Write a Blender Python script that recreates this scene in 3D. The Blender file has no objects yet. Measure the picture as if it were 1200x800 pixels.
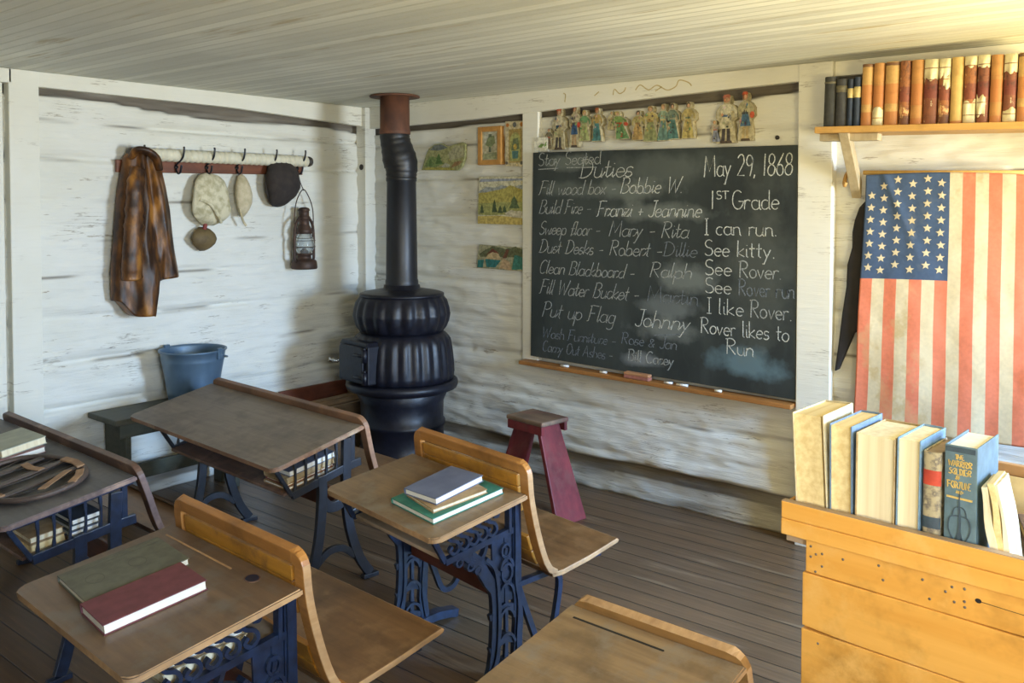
import bpy, bmesh, math, random
from mathutils import Vector, Matrix, noise
S = bpy.context.scene
COL = S.collection
R = math.radians
random.seed(7)

# ------------------------------------------------------------------ camera
cd = bpy.data.cameras.new('camera'); cam = bpy.data.objects.new('camera', cd); COL.objects.link(cam)
cam.location = (4.613, -4.111, 1.62); cam.rotation_euler = (R(90 - 1.7), 0, R(38.96))
cd.sensor_width = 36; cd.lens = 1035 * 36 / 1200; cd.shift_y = -(400 - 268.72) / 1200
cd.clip_start = .05
S.camera = cam

# ------------------------------------------------------------------ light
S.view_settings.view_transform = 'Standard'; S.view_settings.look = 'None'
S.view_settings.gamma = 1.0; S.view_settings.exposure = 0.0
try: S.view_settings.use_curve_mapping = False
except Exception: pass
w = bpy.data.worlds.new('sky'); S.world = w; w.use_nodes = True
bg = w.node_tree.nodes['Background']; bg.inputs[0].default_value = (.75, .86, 1, 1); bg.inputs[1].default_value = 1.0
S.cycles.use_denoising = True
S.cycles.max_bounces = 8; S.cycles.diffuse_bounces = 4; S.cycles.caustics_reflective = False; S.cycles.caustics_refractive = False

def area(name, loc, direction, sx, sy, watts, color, spread=180):
    l = bpy.data.lights.new(name, 'AREA'); l.shape = 'RECTANGLE'; l.size = sx; l.size_y = sy
    l.energy = watts; l.color = color; l.spread = R(spread)
    o = bpy.data.objects.new(name, l); COL.objects.link(o); o.location = loc
    o.rotation_euler = Vector(direction).to_track_quat('-Z', 'Y').to_euler()
    return o
SKY = (.30, .57, 1.0); GND = (1.0, .82, .38); SUNB = (1.0, .84, .52)
# right-hand wall windows (x = 6): sky comes in downwards, sunlit ground comes in upwards
area('window_daylight_sky', (5.93, -.80, 1.42), (-1, -.08, -.45), .75, 1.05, 98, SKY, 95)
area('window_daylight_ground', (5.93, -.80, 1.42), (-1, -.08, .85), .75, 1.05, 96, GND, 120)
area('window_daylight_sky', (5.93, -3.9, 1.42), (-1, .25, -.45), 1.0, 1.05, 40, SKY, 95)
area('window_daylight_ground', (5.93, -3.9, 1.42), (-1, .45, .70), 1.0, 1.05, 72, GND, 130)
# rear wall window behind the camera
area('window_daylight_sky', (4.9, -5.93, 1.42), (-.0, 1, -.25), .9, 1.05, 5, SKY, 140)
area('window_daylight_ground', (4.9, -5.93, 1.42), (.06, 1, .34), .9, 1.05, 38, SUNB, 95)

# ------------------------------------------------------------------ materials
MATS = {}
def nt(m):
    m.use_nodes = True; t = m.node_tree; t.nodes.clear()
    out = t.nodes.new('ShaderNodeOutputMaterial'); b = t.nodes.new('ShaderNodeBsdfPrincipled')
    t.links.new(b.outputs[0], out.inputs[0]); return t, b
def c4(c): return (c[0], c[1], c[2], 1)
def tex(t, scale, vscale, detail=4, rough=.55, seed=0.0, coord='Object'):
    tc = t.nodes.new('ShaderNodeTexCoord'); mp = t.nodes.new('ShaderNodeMapping')
    mp.inputs['Scale'].default_value = vscale; mp.inputs['Location'].default_value = (seed, seed * 1.7, seed * .6)
    n = t.nodes.new('ShaderNodeTexNoise'); n.inputs['Scale'].default_value = scale
    n.inputs['Detail'].default_value = detail; n.inputs['Roughness'].default_value = rough
    t.links.new(tc.outputs[coord], mp.inputs[0]); t.links.new(mp.outputs[0], n.inputs['Vector'])
    return n.outputs['Fac']
def ramp(t, src, stops):
    r = t.nodes.new('ShaderNodeValToRGB'); e = r.color_ramp.elements
    while len(e) > 1: e.remove(e[-1])
    e[0].position = stops[0][0]; e[0].color = c4(stops[0][1])
    for p, c in stops[1:]:
        x = e.new(p); x.color = c4(c)
    t.links.new(src, r.inputs[0]); return r.outputs[0]
def mix(t, a, b, f, mode='MIX'):
    m = t.nodes.new('ShaderNodeMix'); m.data_type = 'RGBA'; m.blend_type = mode
    for s, v in ((6, a), (7, b)):
        if isinstance(v, tuple): m.inputs[s].default_value = c4(v)
        else: t.links.new(v, m.inputs[s])
    if isinstance(f, float): m.inputs[0].default_value = f
    else: t.links.new(f, m.inputs[0])
    return m.outputs[2]
def math_(t, op, a, b=0.0):
    m = t.nodes.new('ShaderNodeMath'); m.operation = op
    for i, v in enumerate((a, b)):
        if isinstance(v, (int, float)): m.inputs[i].default_value = v
        else: t.links.new(v, m.inputs[i])
    return m.outputs[0]
def bump(t, b, h, strength=.3, dist=.01):
    n = t.nodes.new('ShaderNodeBump'); n.inputs['Strength'].default_value = strength; n.inputs['Distance'].default_value = dist
    t.links.new(h, n.inputs['Height']); t.links.new(n.outputs[0], b.inputs['Normal'])
def mat(name, c1, c2=None, scale=8, vs=(1, 1, 1), rough=.7, lo=.35, hi=.65, bmp=.15, metal=0., spec=.5, c3=None, seed=0.):
    """two or three colour noise material"""
    if name in MATS: return MATS[name]
    m = bpy.data.materials.new(name); t, b = nt(m)
    c2 = c2 or tuple(x * .8 for x in c1)
    f = tex(t, scale, vs, seed=seed)
    st = [(lo, c1), (hi, c2)] + ([(min(1., hi + .12), c3)] if c3 else [])
    t.links.new(ramp(t, f, st), b.inputs['Base Color'])
    b.inputs['Roughness'].default_value = rough; b.inputs['Metallic'].default_value = metal
    b.inputs['Specular IOR Level'].default_value = spec
    if bmp: bump(t, b, f, bmp, .004)
    MATS[name] = m; return m
def wood(name, light, dark, ax=0, grain=30, rough=.5, wear=None, bmp=.2, spec=.4, seed=0.):
    if name in MATS: return MATS[name]
    m = bpy.data.materials.new(name); t, b = nt(m)
    vs = [1, 1, 1]; vs[ax] = .06
    f = tex(t, grain, tuple(vs), 6, .6, seed); g = tex(t, 4.2, (1, 1, 1), 5, .62, seed + 3)
    c = ramp(t, f, [(.3, light), (.72, dark)])
    c = mix(t, c, tuple(x * .5 for x in dark), ramp(t, g, [(.48, (0, 0, 0)), (.70, (.8, .8, .8))]))
    if wear:
        h = tex(t, 9, (1, 1, 1), 6, .65, seed + 9)
        c = mix(t, c, wear, ramp(t, h, [(.52, (0, 0, 0)), (.68, (.8, .8, .8))]))
    t.links.new(c, b.inputs['Base Color']); b.inputs['Roughness'].default_value = rough
    b.inputs['Specular IOR Level'].default_value = spec
    bump(t, b, f, bmp, .003); MATS[name] = m; return m

def whitewash(name, base, stain, flake, amount=.62, lower=False):
    if name in MATS: return MATS[name]
    m = bpy.data.materials.new(name); t, b = nt(m)
    a = tex(t, 2.1, (1, 1, 1), 3, .6, 1.3)
    brush = tex(t, 9, (.35, .35, 5), 5, .6, 4)
    c = ramp(t, a, [(.35, base), (.7, tuple(x * y for x, y in zip(base, (.93, .92, .88))))])
    c = mix(t, c, stain, ramp(t, brush, [(.55, (0, 0, 0)), (.8, (.5, .5, .5))]))
    f = tex(t, 3.4, (1.1, 1.1, 9), 7, .68, 11)
    g = tex(t, 1.3, (1, 1, 1.6), 2, .5, 17)
    ff = math_(t, 'ADD', f, math_(t, 'MULTIPLY', math_(t, 'SUBTRACT', g, .5), .28))
    c = mix(t, c, flake, ramp(t, ff, [(amount, (0, 0, 0)), (amount + .03, (.85, .85, .85))]))
    # fine long cracks and peeled dashes along the grain
    k = tex(t, 2.6, (.8, .8, 13), 5, .6, 29); k2 = tex(t, 2.2, (1.6, 1.6, 3.5), 4, .6, 37)
    line = ramp(t, math_(t, 'ABSOLUTE', math_(t, 'SUBTRACT', k, .5)), [(.004, (1, 1, 1)), (.016, (0, 0, 0))])
    gate = ramp(t, k2, [(.55, (0, 0, 0)), (.64, (.8, .8, .8))])
    c = mix(t, c, tuple(x * .8 for x in flake), math_(t, 'MULTIPLY', line, gate))
    dash = tex(t, 5.5, (.75, .75, 6), 6, .7, 47)
    c = mix(t, c, (.24, .17, .10), ramp(t, dash, [(amount + .02, (0, 0, 0)), (amount + .05, (.7, .7, .7))]))
    at = t.nodes.new('ShaderNodeAttribute'); at.attribute_name = 'bare'
    c = mix(t, c, mix(t, (.10, .082, .062), (.26, .23, .19), brush), at.outputs['Fac'])
    t.links.new(c, b.inputs['Base Color']); b.inputs['Roughness'].default_value = .85
    b.inputs['Specular IOR Level'].default_value = .25
    bump(t, b, math_(t, 'SUBTRACT', brush, math_(t, 'MULTIPLY', ff, .8)), .70 if 'log' in name else .30, .009)
    MATS[name] = m; return m

def boards(name, along, pitch, light, dark, gap, rough, streak=None, gapw=.03, gloss=.3):
    """planks running along axis 0/1, of width pitch"""
    m = bpy.data.materials.new(name); t, b = nt(m)
    tc = t.nodes.new('ShaderNodeTexCoord'); sp = t.nodes.new('ShaderNodeSeparateXYZ'); t.links.new(tc.outputs['Object'], sp.inputs[0])
    across = sp.outputs[1 - along]; al = sp.outputs[along]
    q = math_(t, 'DIVIDE', across, pitch); fr = math_(t, 'FRACT', math_(t, 'ADD', q, 100.)); idn = math_(t, 'FLOOR', q)
    wn = t.nodes.new('ShaderNodeTexWhiteNoise'); wn.noise_dimensions = '1D'; t.links.new(idn, wn.inputs['W'])
    vs = [14, 14, 14]; vs[along] = .8
    f = tex(t, 3, tuple(vs), 6, .6)
    big = tex(t, 1.2, (1, 1, 1), 3, .5, 5)
    c = ramp(t, f, [(.3, light), (.72, dark)])
    c = mix(t, c, tuple(x * .6 for x in dark), math_(t, 'MULTIPLY', wn.outputs['Value'], .55))
    c = mix(t, c, tuple(x * 1.35 for x in light), ramp(t, big, [(.5, (0, 0, 0)), (.75, (.35, .35, .35))]))
    if streak:
        vs2 = [9, 9, 9]; vs2[along] = .9
        s = tex(t, 1.5, tuple(vs2), 6, .65, 21)
        c = mix(t, c, streak, ramp(t, s, [(.595, (0, 0, 0)), (.68, (.8, .8, .8))]))
    d = math_(t, 'ABSOLUTE', math_(t, 'SUBTRACT', fr, .5))
    gm = ramp(t, d, [(.5 - gapw, (0, 0, 0)), (.5 - gapw * .5, (1, 1, 1))])
    c = mix(t, c, gap, gm)
    t.links.new(c, b.inputs['Base Color']); b.inputs['Roughness'].default_value = rough
    b.inputs['Specular IOR Level'].default_value = gloss
    bump(t, b, math_(t, 'SUBTRACT', math_(t, 'MULTIPLY', f, .3), gm), .5, .008)
    MATS[name] = m; return m

M_WALL = whitewash('whitewashed_log', (.77, .76, .70), (.69, .66, .58), (.36, .31, .24), .67)
M_TRIM = whitewash('white_trim_paint', (.79, .775, .70), (.68, .65, .57), (.45, .40, .32), .74)
M_CEIL = boards('painted_ceiling_board', 0, .062, (.80, .80, .72), (.68, .68, .60), (.60, .60, .52), .6, (.42, .35, .20), .12)
M_FLOOR = boards('worn_floor_board', 0, .105, (.185, .112, .060), (.095, .056, .030), (.018, .012, .008), .36, (.22, .155, .095), .035, .5)
M_PLAIN = mat('plain_plaster', (.62, .58, .48), (.55, .51, .42), 3)
M_OAK = wood('golden_oak', (.50, .225, .055), (.31, .125, .026), 0, 40, .38, None, .15, .5)
M_OAKY = wood('golden_oak_upright', (.56, .27, .075), (.36, .155, .035), 1, 40, .38, None, .15, .5)
M_SEAT = wood('worn_seat_wood', (.20, .105, .042), (.12, .06, .024), 0, 40, .4, (.24, .14, .065), .15, .5)
M_PALE = wood('worn_end_grain_and_highlight', (.52, .33, .17), (.38, .22, .10), 1, 50, .55, (.30, .18, .10), .3)
M_PANEL = wood('amber_panel', (.56, .26, .035), (.36, .15, .018), 0, 40, .4, (.20, .09, .03), .15, .5)
M_TOPB = wood('brown_desktop', (.175, .105, .058), (.105, .062, .035), 0, 36, .42, (.145, .12, .095), .2, .5, 2.)
M_TOPM = wood('tan_desktop', (.28, .18, .092), (.18, .112, .058), 0, 36, .42, (.24, .20, .145), .2, .5, 5.)
M_TOPF = wood('grey_desktop', (.235, .19, .145), (.165, .13, .10), 0, 40, .5, (.13, .10, .08), .2, .4, 8.)
M_TOPL = wood('slate_grey_desktop', (.12, .115, .115), (.075, .07, .072), 0, 40, .5, (.15, .135, .13), .2, .4, 11.)
M_TOPR = wood('pale_worn_desktop', (.32, .215, .115), (.19, .122, .066), 0, 36, .42, (.24, .20, .155), .2, .5, 14.)
M_RED = wood('red_stained_plank', (.17, .05, .025), (.10, .03, .018), 0, 40, .5)
M_DKW = wood('dark_walnut', (.16, .085, .055), (.09, .05, .035), 0, 40, .45, (.26, .16, .11))
M_IRON = mat('blue_black_cast_iron', (.014, .016, .024), (.009, .010, .015), 30, rough=.36, bmp=.3, spec=.6)
M_IRONB = mat('blue_painted_cast_iron', (.013, .024, .058), (.008, .012, .026), 30, rough=.34, bmp=.3, spec=.55)
M_STOVE = mat('black_stove_iron', (.0085, .009, .016), (.005, .005, .009), 22, rough=.42, bmp=.5, spec=.38)
M_PIPE = mat('dark_stovepipe', (.022, .023, .028), (.013, .013, .014), 7, (1, 1, .4), rough=.42, metal=.3, bmp=.1)
M_RUST = mat('rusty_stovepipe', (.16, .065, .035), (.085, .038, .026), 12, (1, 1, .5), rough=.7, metal=.1)
M_CHROME = mat('bright_nickel', (.7, .7, .72), (.6, .6, .6), rough=.25, metal=1., bmp=0)
M_DARK = mat('dark_void', (.012, .011, .012), (.02, .018, .018), rough=.8, bmp=0)
M_PAGE = mat('page_edges', (.80, .72, .52), (.68, .58, .38), 60, (1, 1, .02), rough=.9, bmp=.3)
M_PAGEY = mat('yellowed_page_edges', (.82, .68, .38), (.66, .50, .24), 55, (1, .02, 1), rough=.9, bmp=.3)
M_PAGEW = mat('white_page_edges', (.85, .82, .74), (.76, .72, .62), 60, (1, 1, 9), rough=.9, bmp=.15)
M_PINE = wood('warm_pine', (.84, .44, .10), (.73, .34, .06), 0, 22, .45, (.84, .48, .14), .12, .4, 3.)
M_PINEG = wood('greyed_pine_edge', (.45, .33, .22), (.34, .24, .15), 0, 40, .6)
M_SHELF = wood('orange_shelf_wood', (.62, .36, .11), (.46, .24, .06), 0, 40, .5)
M_TRAY = wood('orange_tray_wood', (.42, .19, .055), (.30, .12, .03), 0, 40, .5)
M_PALEW = wood('pale_weathered_wood', (.52, .43, .27), (.40, .31, .18), 2, 40, .6)

# ------------------------------------------------------------------ geometry helpers
class MB:
    def __init__(s): s.bm = bmesh.new(); s.mats = []; s.cur = 0
    def mat(s, m):
        if m not in s.mats: s.mats.append(m)
        s.cur = s.mats.index(m); return s
    def face(s, vs, smooth=False):
        try: f = s.bm.faces.new(vs)
        except ValueError: return None
        f.material_index = s.cur; f.smooth = smooth; return f
    def v(s, p): return s.bm.verts.new(p)
    def box(s, lo, hi, M=None, bev=0.):
        x0, y0, z0 = lo; x1, y1, z1 = hi
        ps = [(x0, y0, z0), (x1, y0, z0), (x1, y1, z0), (x0, y1, z0), (x0, y0, z1), (x1, y0, z1), (x1, y1, z1), (x0, y1, z1)]
        vs = [s.v(M @ Vector(p) if M else p) for p in ps]
        fs = [s.face([vs[i] for i in q]) for q in ((0, 3, 2, 1), (4, 5, 6, 7), (0, 1, 5, 4), (1, 2, 6, 5), (2, 3, 7, 6), (3, 0, 4, 7))]
        if bev:
            es = set(e for f in fs for e in f.edges)
            r = bmesh.ops.bevel(s.bm, geom=list(es), offset=bev, segments=2, affect='EDGES', profile=.5)
            for f in r['faces']: f.material_index = s.cur
        return s
    def prism(s, poly, h0, h1, f=None, bev=0.):
        """poly of 2D points extruded h0..h1; f maps (a,b,h) to 3D"""
        f = f or (lambda a, b, h: (a, b, h))
        A = [s.v(f(a, b, h0)) for a, b in poly]; B = [s.v(f(a, b, h1)) for a, b in poly]
        fs = [s.face(A[::-1]), s.face(B)]; n = len(poly)
        for i in range(n): fs.append(s.face([A[i], A[(i + 1) % n], B[(i + 1) % n], B[i]]))
        if bev:
            es = set(e for q in fs[:2] if q for e in q.edges)
            r = bmesh.ops.bevel(s.bm, geom=list(es), offset=bev, segments=2, affect='EDGES')
            for q in r['faces']: q.material_index = s.cur
        return s
    def tube(s, pts, r, n=8, cap=True, closed=False, flat=1.0):
        pts = [Vector(p) for p in pts]; rings = []; N = len(pts)
        up = None
        for i, p in enumerate(pts):
            a = pts[(i - 1) % N] if (closed or i > 0) else p; b = pts[(i + 1) % N] if (closed or i < N - 1) else p
            d = (b - a).normalized()
            if up is None: up = Vector((0, 0, 1)) if abs(d.z) < .9 else Vector((1, 0, 0))
            sx = d.cross(up).normalized(); up2 = sx.cross(d).normalized(); up = up2
            rr = r[i] if isinstance(r, (list, tuple)) else r
            rings.append([s.v(p + sx * math.cos(6.28319 * k / n) * rr + up2 * math.sin(6.28319 * k / n) * rr * flat) for k in range(n)])
        for i in range(N if closed else N - 1):
            A = rings[i]; B = rings[(i + 1) % N]
            for k in range(n): s.face([A[k], A[(k + 1) % n], B[(k + 1) % n], B[k]], True)
        if cap and not closed: s.face(rings[0][::-1]); s.face(rings[-1])
        return s
    def lathe(s, prof, n=32, M=None, mod=None, cap=True):
        rings = []
        for j, (r, z) in enumerate(prof):
            ring = []
            for k in range(n):
                a = 6.283185 * k / n; rr = mod(r, z, a) if mod else r
                p = Vector((rr * math.cos(a), rr * math.sin(a), z)); ring.append(s.v(M @ p if M else p))
            rings.append(ring)
        for j in range(len(rings) - 1):
            A, B = rings[j], rings[j + 1]
            for k in range(n): s.face([A[k], A[(k + 1) % n], B[(k + 1) % n], B[k]], True)
        if cap: s.face(rings[0][::-1]); s.face(rings[-1])
        return s
    def bar(s, pts, wd, f, t0, t1):
        """ribbon along 2D polyline pts of in-plane width wd, thickness t0..t1; f maps (a,b,h) to 3D"""
        n = len(pts); L = []; Rr = []
        for i in range(n):
            a = pts[max(i - 1, 0)]; b = pts[min(i + 1, n - 1)]
            dx, dy = b[0] - a[0], b[1] - a[1]; l = math.hypot(dx, dy) or 1
            ww = wd[i] if isinstance(wd, (list, tuple)) else wd
            nx, ny = -dy / l * ww / 2, dx / l * ww / 2
            L.append((pts[i][0] + nx, pts[i][1] + ny)); Rr.append((pts[i][0] - nx, pts[i][1] - ny))
        q = []
        for i in range(n):
            q.append([s.v(f(L[i][0], L[i][1], t0)), s.v(f(L[i][0], L[i][1], t1)), s.v(f(Rr[i][0], Rr[i][1], t1)), s.v(f(Rr[i][0], Rr[i][1], t0))])
        for i in range(n - 1):
            for k in range(4): s.face([q[i][k], q[i][(k + 1) % 4], q[i + 1][(k + 1) % 4], q[i + 1][k]])
        s.face(q[0][::-1]); s.face(q[-1]); return s
    def build(s, name, parent=None, m=None, bevel=0., seg=2, sub=0):
        if m is not None and not s.mats: s.mats = [m]
        bmesh.ops.recalc_face_normals(s.bm, faces=s.bm.faces[:])
        me = bpy.data.meshes.new(name); s.bm.to_mesh(me); s.bm.free()
        for x in s.mats: me.materials.append(x)
        o = bpy.data.objects.new(name, me); COL.objects.link(o)
        if parent: o.parent = parent
        if bevel:
            b = o.modifiers.new('bevel', 'BEVEL'); b.width = bevel; b.segments = seg; b.limit_method = 'ANGLE'; b.angle_limit = R(40)
        if sub:
            b = o.modifiers.new('smooth', 'SUBSURF'); b.levels = sub; b.render_levels = sub
        return o
def tag(o, label=None, cat=None, group=None, kind=None):
    if label: o['label'] = label
    if cat: o['category'] = cat
    if group: o['group'] = group
    if kind: o['kind'] = kind
    return o
def empty(name, loc=(0, 0, 0), rz=0., label=None, cat=None, group=None):
    o = bpy.data.objects.new(name, None); COL.objects.link(o); o.location = loc; o.rotation_euler = (0, 0, rz)
    o.empty_display_size = .05
    return tag(o, label, cat, group)
def struct(o): o['kind'] = 'structure'; return o
def arc(cx, cy, rx, ry, a0, a1, n=10):
    return [(cx + rx * math.cos(R(a0 + (a1 - a0) * i / n)), cy + ry * math.sin(R(a0 + (a1 - a0) * i / n))) for i in range(n + 1)]
def curve(pts, n=8):
    """Catmull-Rom through points of any dimension"""
    P = [Vector(p) for p in pts]; out = []
    for i in range(len(P) - 1):
        a = P[max(i - 1, 0)]; b = P[i]; c = P[i + 1]; d = P[min(i + 2, len(P) - 1)]
        for k in range(n):
            t = k / n
            out.append(.5 * ((2 * b) + (c - a) * t + (2 * a - 5 * b + 4 * c - d) * t * t + (3 * b - a - 3 * c + d) * t ** 3))
    out.append(P[-1]); return out
def set_matrix(o, M):
    l, q, sc = M.decompose(); o.location = l; o.rotation_euler = q.to_euler(); 
def copy_tree(o, parent=None):
    c = o.copy(); COL.objects.link(c)
    if parent: c.parent = parent
    for ch in list(o.children): copy_tree(ch, c)
    return c

# ------------------------------------------------------------------ the room
H = 2.27; XR = 6.0; YR = -6.0
def smoothstep(a, b, x):
    t = max(0., min(1., (x - a) / (b - a))); return t * t * (3 - 2 * t)
def log_wall(name, axis, s0, s1, ns, nz, seed, courses):
    """hewn log wall: grid over length s and height z, hewn relief into the wall; axis 'x' wall lies on y=0, 'y' wall on x=0"""
    bm = bmesh.new(); lay = bm.verts.layers.float.new('bare'); g = []
    for j in range(nz + 1):
        z = H * j / nz; row = []
        for i in range(ns + 1):
            s = s0 + (s1 - s0) * i / ns
            zz = z + .022 * noise.noise((s * .55 + seed, z * .3, 1.7)) + .008 * noise.noise((s * 3 + seed, z, 4.1))
            d = .011 + .016 * noise.noise((s * .8, z * 3 + seed, 2.)) + .012 * noise.noise((s * 3.5, z * 15, seed)) + .006 * noise.noise((s * 9, z * 34, seed + 2)) + .002 * noise.noise((s * 17, z * 40, seed))
            bare = 0.
            for k, c in enumerate(courses):
                st = smoothstep(-.25, .35, noise.noise((s * 1.1 + 3 * k, k * 2.3, seed)))
                dz = zz - c
                if dz > 0: d += .026 * st * math.exp(-(dz / .030) ** 2)       # rounded top of the lower log recedes
                d += .018 * math.exp(-(dz / .012) ** 2) * (.35 + .65 * st)
                crack = math.exp(-(dz / .006) ** 2)
                bare = max(bare, crack * smoothstep(.0, .35, noise.noise((s * 2.6 + 5 * k, k, seed + 3))) * .9)
            lowz = .212 if axis == 'x' else .14
            lz = lowz + .03 * noise.noise((s * .9, 0, seed + 8))
            low = 1 - smoothstep(lz - .02, lz, z)
            d += .045 * low
            bare = max(bare, low * (.85 + .3 * noise.noise((s * 2.2, z * 8, seed + 5)) if z > lz - .085 else .25 + .6 * smoothstep(-.05, .3, noise.noise((s * 1.6, z * 14, seed + 5)))))
            # bare recess right under the cornice board
            ct = (2.125 + .0215 * min(s, 3.2)) if axis == 'x' else (2.14 - .025 * s)
            gapw = (.040 + .03 * noise.noise((s * 1.3, 3.1, seed))) * (1 if axis == 'y' else (1 if s < 1.39 else .75))
            up = smoothstep(ct - gapw - .010, ct - gapw - .002, z); d += .05 * up; bare = max(bare, up * (1.1 + .5 * noise.noise((s * 3, z * 20, seed))))
            d = max(d, -.004)
            v = bm.verts.new((s, d, z) if axis == 'x' else (-d, s, z)); v[lay] = bare; row.append(v)
        g.append(row)
    for j in range(nz):
        for i in range(ns):
            f = bm.faces.new((g[j][i], g[j][i + 1], g[j + 1][i + 1], g[j + 1][i])); f.smooth = True
    # back side so the wall has thickness
    def bk(s, z): return bm.verts.new((s, .18, z) if axis == 'x' else (-.18, s, z))
    B = [bk(s0, 0), bk(s1, 0), bk(s1, H), bk(s0, H)]
    bm.faces.new(B)
    bm.faces.new([B[0]] + [r for r in g[0]] + [B[1]]); bm.faces.new([B[3]] + g[-1] + [B[2]])
    bm.faces.new([B[0]] + [r[0] for r in g] + [B[3]]); bm.faces.new([B[1]] + [r[-1] for r in g] + [B[2]])
    bmesh.ops.recalc_face_normals(bm, faces=bm.faces[:])
    me = bpy.data.meshes.new(name); bm.to_mesh(me); bm.free(); me.materials.append(M_WALL)
    o = bpy.data.objects.new(name, me); COL.objects.link(o); return struct(o)
log_wall('wall_back', 'x', 0, XR, 420, 190, 2.0, [.47, .70, .93, 1.13, 1.33, 1.55, 1.77, 1.98])
log_wall('wall_left', 'y', YR, 0, 420, 190, 9.0, [.33, .56, .79, 1.02, 1.24, 1.42, 1.63, 1.84, 2.03])

def wall_with_hole(name, f, L, holes):
    """plain wall of length L with window openings, built from boxes; f maps (s,z,t) to 3D, t = thickness 0..0.15"""
    mb = MB().mat(M_PLAIN)
    xs = sorted(set([0, L] + [h[0] for h in holes] + [h[1] for h in holes]))
    for a, b in zip(xs, xs[1:]):
        h = [q for q in holes if q[0] <= a and q[1] >= b]
        spans = [(0, h[0][2]), (h[0][3], H)] if h else [(0, H)]
        for z0, z1 in spans:
            ps = [f(s, z, t) for t in (0, .15) for s, z in ((a, z0), (b, z0), (b, z1), (a, z1))]
            vs = [mb.v(p) for p in ps]
            for q in ((0, 1, 2, 3), (7, 6, 5, 4), (0, 4, 5, 1), (1, 5, 6, 2), (2, 6, 7, 3), (3, 7, 4, 0)): mb.face([vs[i] for i in q])
    return struct(mb.build(name))
wall_with_hole('wall_right', lambda s, z, t: (XR + t, -s, z), 6.0, [(.40, 1.20, .87, 1.97), (3.37, 4.43, .87, 1.97)])
wall_with_hole('wall_rear', lambda s, z, t: (s, YR - t, z), 6.0, [(4.42, 5.38, .87, 1.97)])
M_GLASS = bpy.data.materials.new('window_glass'); _t, _b = nt(M_GLASS)
_b.inputs['Base Color'].default_value = (.95, .98, .97, 1); _b.inputs['Transmission Weight'].default_value = 1; _b.inputs['Roughness'].default_value = .02
def window(n, f, a, b):
    fr = MB().mat(M_TRIM)
    def bx(s0, s1, z0, z1, t0, t1):
        ps = [f(s, z, t) for t in (t0, t1) for s, z in ((s0, z0), (s1, z0), (s1, z1), (s0, z1))]
        vs = [fr.v(p) for p in ps]
        for q in ((0, 1, 2, 3), (7, 6, 5, 4), (0, 4, 5, 1), (1, 5, 6, 2), (2, 6, 7, 3), (3, 7, 4, 0)): fr.face([vs[i] for i in q])
    z0, z1 = .87, 1.97
    bx(a, a + .04, z0, z1, .08, .12); bx(b - .04, b, z0, z1, .08, .12); bx(a, b, z0, z0 + .04, .08, .12); bx(a, b, z1 - .04, z1, .08, .12)
    bx(a, b, 1.40, 1.44, .08, .12); m = (a + b) / 2; bx(m - .01, m + .01, z0, z1, .09, .11)
    o = struct(fr.build('window_%d' % n))
    g = MB().mat(M_GLASS); ps = [f(s, z, t) for t in (.098, .102) for s, z in ((a, z0), (b, z0), (b, z1), (a, z1))]; vs = [g.v(p) for p in ps]
    for q in ((0, 1, 2, 3), (7, 6, 5, 4), (0, 4, 5, 1), (1, 5, 6, 2), (2, 6, 7, 3), (3, 7, 4, 0)): g.face([vs[i] for i in q])
    g.build('glass_pane', o)
window(1, lambda s, z, t: (XR + t, -s, z), .40, 1.20)
window(2, lambda s, z, t: (XR + t, -s, z), 3.37, 4.43)
window(3, lambda s, z, t: (s, YR - t, z), 4.42, 5.38)
struct(MB().mat(M_FLOOR).box((-.2, YR - .2, -.1), (XR + .2, .2, 0)).build('floor'))
struct(MB().mat(M_CEIL).box((-.2, YR - .2, H), (XR + .2, .2, H + .1)).build('ceiling'))
# trim boards
_n = [0]
def trim(lo, hi, m=None, bev=.004):
    _n[0] += 1
    return struct(MB().mat(m or M_TRIM).box(lo, hi).build('trim_%d' % _n[0], bevel=bev))
def poly_trim(poly, h0, h1, f):
    _n[0] += 1
    return struct(MB().mat(M_TRIM).prism(poly, h0, h1, f).build('trim_%d' % _n[0], bevel=.004))
FY = lambda a, b, h: (a, -h, b)       # on the blackboard wall: a = x, b = z, h = out of the wall
FX = lambda a, b, h: (h, a, b)        # on the left wall: a = y, b = z
poly_trim([(0, H), (0, 2.125), (1.0, 2.135), (2.4, 2.175), (3.05, 2.19), (3.05, H)], -.01, .035, FY)
poly_trim([(-2.18, H), (-2.18, 2.195), (-1.1, 2.185), (0, 2.14), (0, H)], -.01, .035, FX)
trim((-.02, -.075, 0), (.072, .02, H - .001))                                   # corner post
trim((-.02, -2.315, 0), (.045, -2.175, H - .001))                               # post on the left wall
trim((-.02, -3.6, 0), (.025, -2.335, 2.2)); trim((-.02, -3.6, 2.2), (.045, -2.30, H - .001))
trim((1.385, -.022, .70), (1.50, .02, 2.16)); trim((3.047, -.045, 0), (3.207, .02, H - .001))
trim((3.207, -.02, 2.20), (XR, .02, H - .001))
_c = bpy.data.objects['trim_1']; mb = MB().mat(mat('brown_water_stain', (.45, .36, .16), (.55, .46, .26), 60))
for pts in ([(2.02, 2.205), (2.03, 2.235), (2.06, 2.21), (2.09, 2.22), (2.10, 2.24)], [(2.16, 2.22), (2.19, 2.245), (2.24, 2.215), (2.29, 2.235), (2.35, 2.205), (2.40, 2.22), (2.42, 2.25), (2.47, 2.235), (2.49, 2.215)], [(1.90, 2.21), (1.93, 2.23)], [(2.28, 2.205), (2.32, 2.225)], [(1.70, 2.19), (1.705, 2.23), (1.69, 2.24)]):
    mb.bar([tuple(p) for p in curve(pts, 5)], .006, FY, .030, .0356)
mb.build('water_stain', _c)
# nail knot in the corner post, in the panel above the blackboard
M_KNOT = mat('dark_knot', (.05, .04, .03), (.03, .025, .02))

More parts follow.
